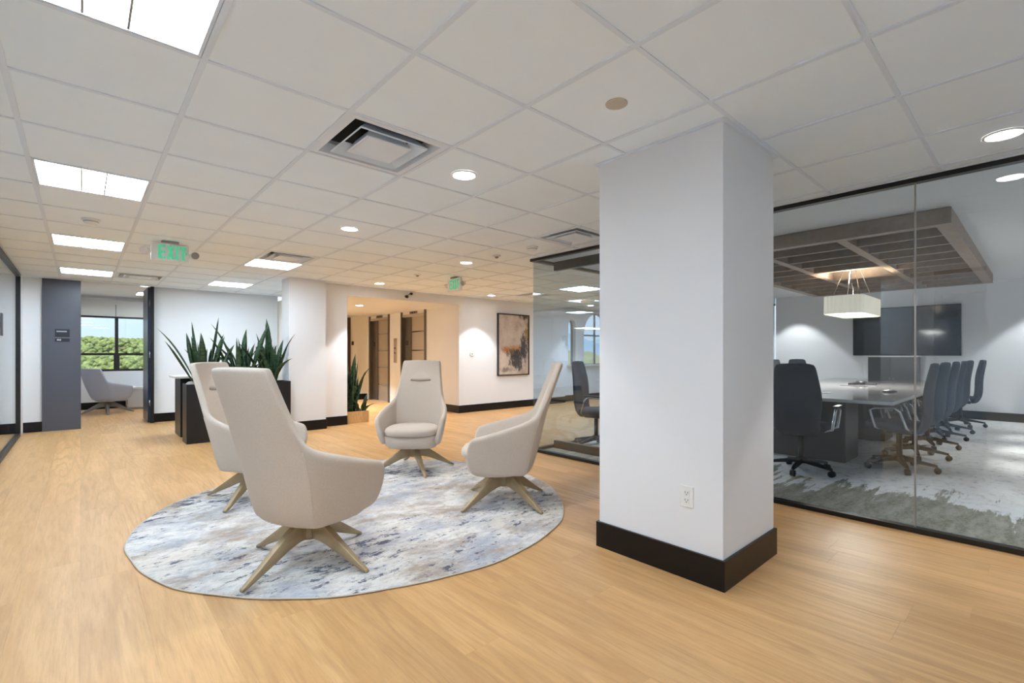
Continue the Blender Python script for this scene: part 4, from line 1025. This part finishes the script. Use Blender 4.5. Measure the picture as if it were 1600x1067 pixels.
# pendant lamp
pd = thing('pendant_lamp', 'white pleated oblong pendant lamp over the conference table', 'pendant lamp', (8.45, 1.87, 0))
def rrect(hx, hy, r, z, n=8, pleat=0.0):
    out = []
    for cx, cy, a0 in ((hx - r, hy - r, 0), (-hx + r, hy - r, PI / 2), (-hx + r, -hy + r, PI), (hx - r, -hy + r, 1.5 * PI)):
        for k in range(n + 1):
            a = a0 + PI / 2 * k / n; out.append((cx + r * math.cos(a), cy + r * math.sin(a), z))
    dense = []
    for i in range(len(out)):
        p, q = Vector(out[i]), Vector(out[(i + 1) % len(out)]); L = (q - p).length; m_ = max(1, int(L / .02))
        for s in range(m_): dense.append(p + (q - p) * s / m_)
    res = []
    for i, p in enumerate(dense):
        d = Vector((p.x, p.y, 0)); nrm = d.normalized() if d.length else Vector((1, 0, 0))
        res.append(p + nrm * (pleat if i % 2 else 0))
    return res
PZ0, PZ1 = 1.775, 2.025
MB().loft([rrect(.60, .24, .14, PZ0, pleat=.007), rrect(.60, .24, .14, PZ1, pleat=.007), rrect(.59, .23, .13, PZ1, pleat=.007), rrect(.59, .23, .13, PZ0, pleat=.007), rrect(.60, .24, .14, PZ0, pleat=.007)], False).build('shade', 'pendant_shade', pd)
MB().loft([rrect(.56, .20, .11, PZ0 + .01), rrect(.56, .20, .11, PZ0 + .018)]).build('diffuser', 'pendant_diffuser', pd)
MB().loft([rrect(.587, .227, .13, PZ1 - .03), rrect(.587, .227, .13, PZ1 - .025)]).build('inner_tray', 'plastic_white', pd)
for sx in (-1, 1):
    for sy in (-1, 1):
        MB().cyl((sx * .40, sy * .17, PZ1 - .025), (sx * .11, sy * .05, HC - .04), .004, n=6).build('suspension_cable', 'chrome', pd)
MB().tube([(0, 0, PZ1 - .03), (.02, .0, PZ1 + .15), (-.05, .02, PZ1 + .3), (-.02, 0, HC - .04)], .005, 6).build('power_cord', 'black_metal', pd, True)
MB().lathe([(.15, HC - .05), (.15, HC - .0065)], 20).build('canopy', 'steel', pd)
ld = bpy.data.lights.new('pendant_up', 'SPOT'); ld.energy = 320; ld.color = (1, .80, .56); ld.spot_size = 2.3; ld.spot_blend = 1.0; ld.shadow_soft_size = .12
lo = bpy.data.objects.new('pendant_up_lamp', ld); COL.objects.link(lo); lo.parent = pd; lo.location = (0, 0, PZ1 + .02); lo.rotation_euler = (PI, 0, 0)
ld = bpy.data.lights.new('pendant_down', 'AREA'); ld.energy = 70; ld.color = (1, .93, .82); ld.shape = 'RECTANGLE'; ld.size = 1.0; ld.size_y = .34
lo = bpy.data.objects.new('pendant_down_lamp', ld); COL.objects.link(lo); lo.parent = pd; lo.location = (0, 0, PZ0 - .002)
for k, (x, y) in enumerate(((11.75, 3.75), (11.75, -0.1), (5.0, 3.7), (5.0, -0.9), (8.4, -0.6), (8.4, 3.8))):
    downlight(x, y, HC + .002, ['downlight washing the far meeting room wall left of the screen', 'downlight washing the far meeting room wall right of the screen', 'downlight in the meeting room above the glass corner',
                                'downlight in the meeting room behind the right glass edge', 'downlight in the meeting room right of the lattice', 'downlight in the meeting room left of the lattice'][k], SPOT_W * (2.0, 2.0, 2.2, 2.8, 2.6, 2.6)[k], (1, .96, .9))

# ------------------------------------------------------------------ view outside
def hill():
    n, m_ = 40, 16; v = []; f = []
    rd = random.Random(2)
    for j in range(m_ + 1):
        for i in range(n + 1):
            x = -120 + 300 * i / n; y = 55 + 130 * j / m_
            z = -9 + 14 * (j / m_) ** 0.9 + 1.2 * math.sin(x * .05 + j) + .8 * math.sin(x * .13 + 2 * j)
            v.append((x, y, z))
    for j in range(m_):
        for i in range(n): a = j * (n + 1) + i; f.append((a, a + 1, a + n + 2, a + n + 1))
    k = len(v)
    o = MB().add(v, f).build('hillside', 'hill_ground'); tag(o, 'dry green hillside outside the office window', 'hillside', kind='structure')
    sph = []
    bm = bmesh.new(); bmesh.ops.create_icosphere(bm, subdivisions=1, radius=1); sv = [q.co.copy() for q in bm.verts]; sf = [[q.index for q in p.verts] for p in bm.faces]; bm.free()
    t = MB()
    for _ in range(11000):
        x = rd.uniform(-30, 45); jj = .12 + .88 * rd.random(); y = 55 + 125 * jj
        if rd.random() > .35 + .65 * jj: continue
        z = -9 + 14 * jj ** 0.9 + 1.2 * math.sin(x * .05 + jj * m_) + .8 * math.sin(x * .13 + 2 * jj * m_)
        r = rd.uniform(.35, 0.95)
        t.add([(x + q.x * r * rd.uniform(.85, 1.15), y + q.y * r, z + r * .5 + q.z * r * rd.uniform(.7, .95)) for q in sv], sf)
    o = t.build('hillside_trees', 'foliage', None, True); tag(o, 'dense green trees and scrub covering the hillside', 'trees', kind='stuff')
    v = []; f = []
    for i in range(61):
        x = -900 + 1900 * i / 60; top = 52 + 16 * math.sin(i * .31) + 9 * math.sin(i * .83 + 1)
        v += [(x, 600, -60), (x, 640, top * .5), (x, 700, top), (x, 900, top * .4)]
    for i in range(60):
        for k in range(3): a = i * 4 + k; f.append((a, a + 4, a + 5, a + 1))
    o = MB().add(v, f).build('mountain', 'mountain', None, True); tag(o, 'hazy blue grey mountain ridge on the horizon', 'mountain', kind='structure')
    o = B(-400, 600, 18, 700, -14, -12).build('valley_ground', 'hill_ground'); tag(o, 'valley floor below the building', 'ground', kind='structure')
hill()
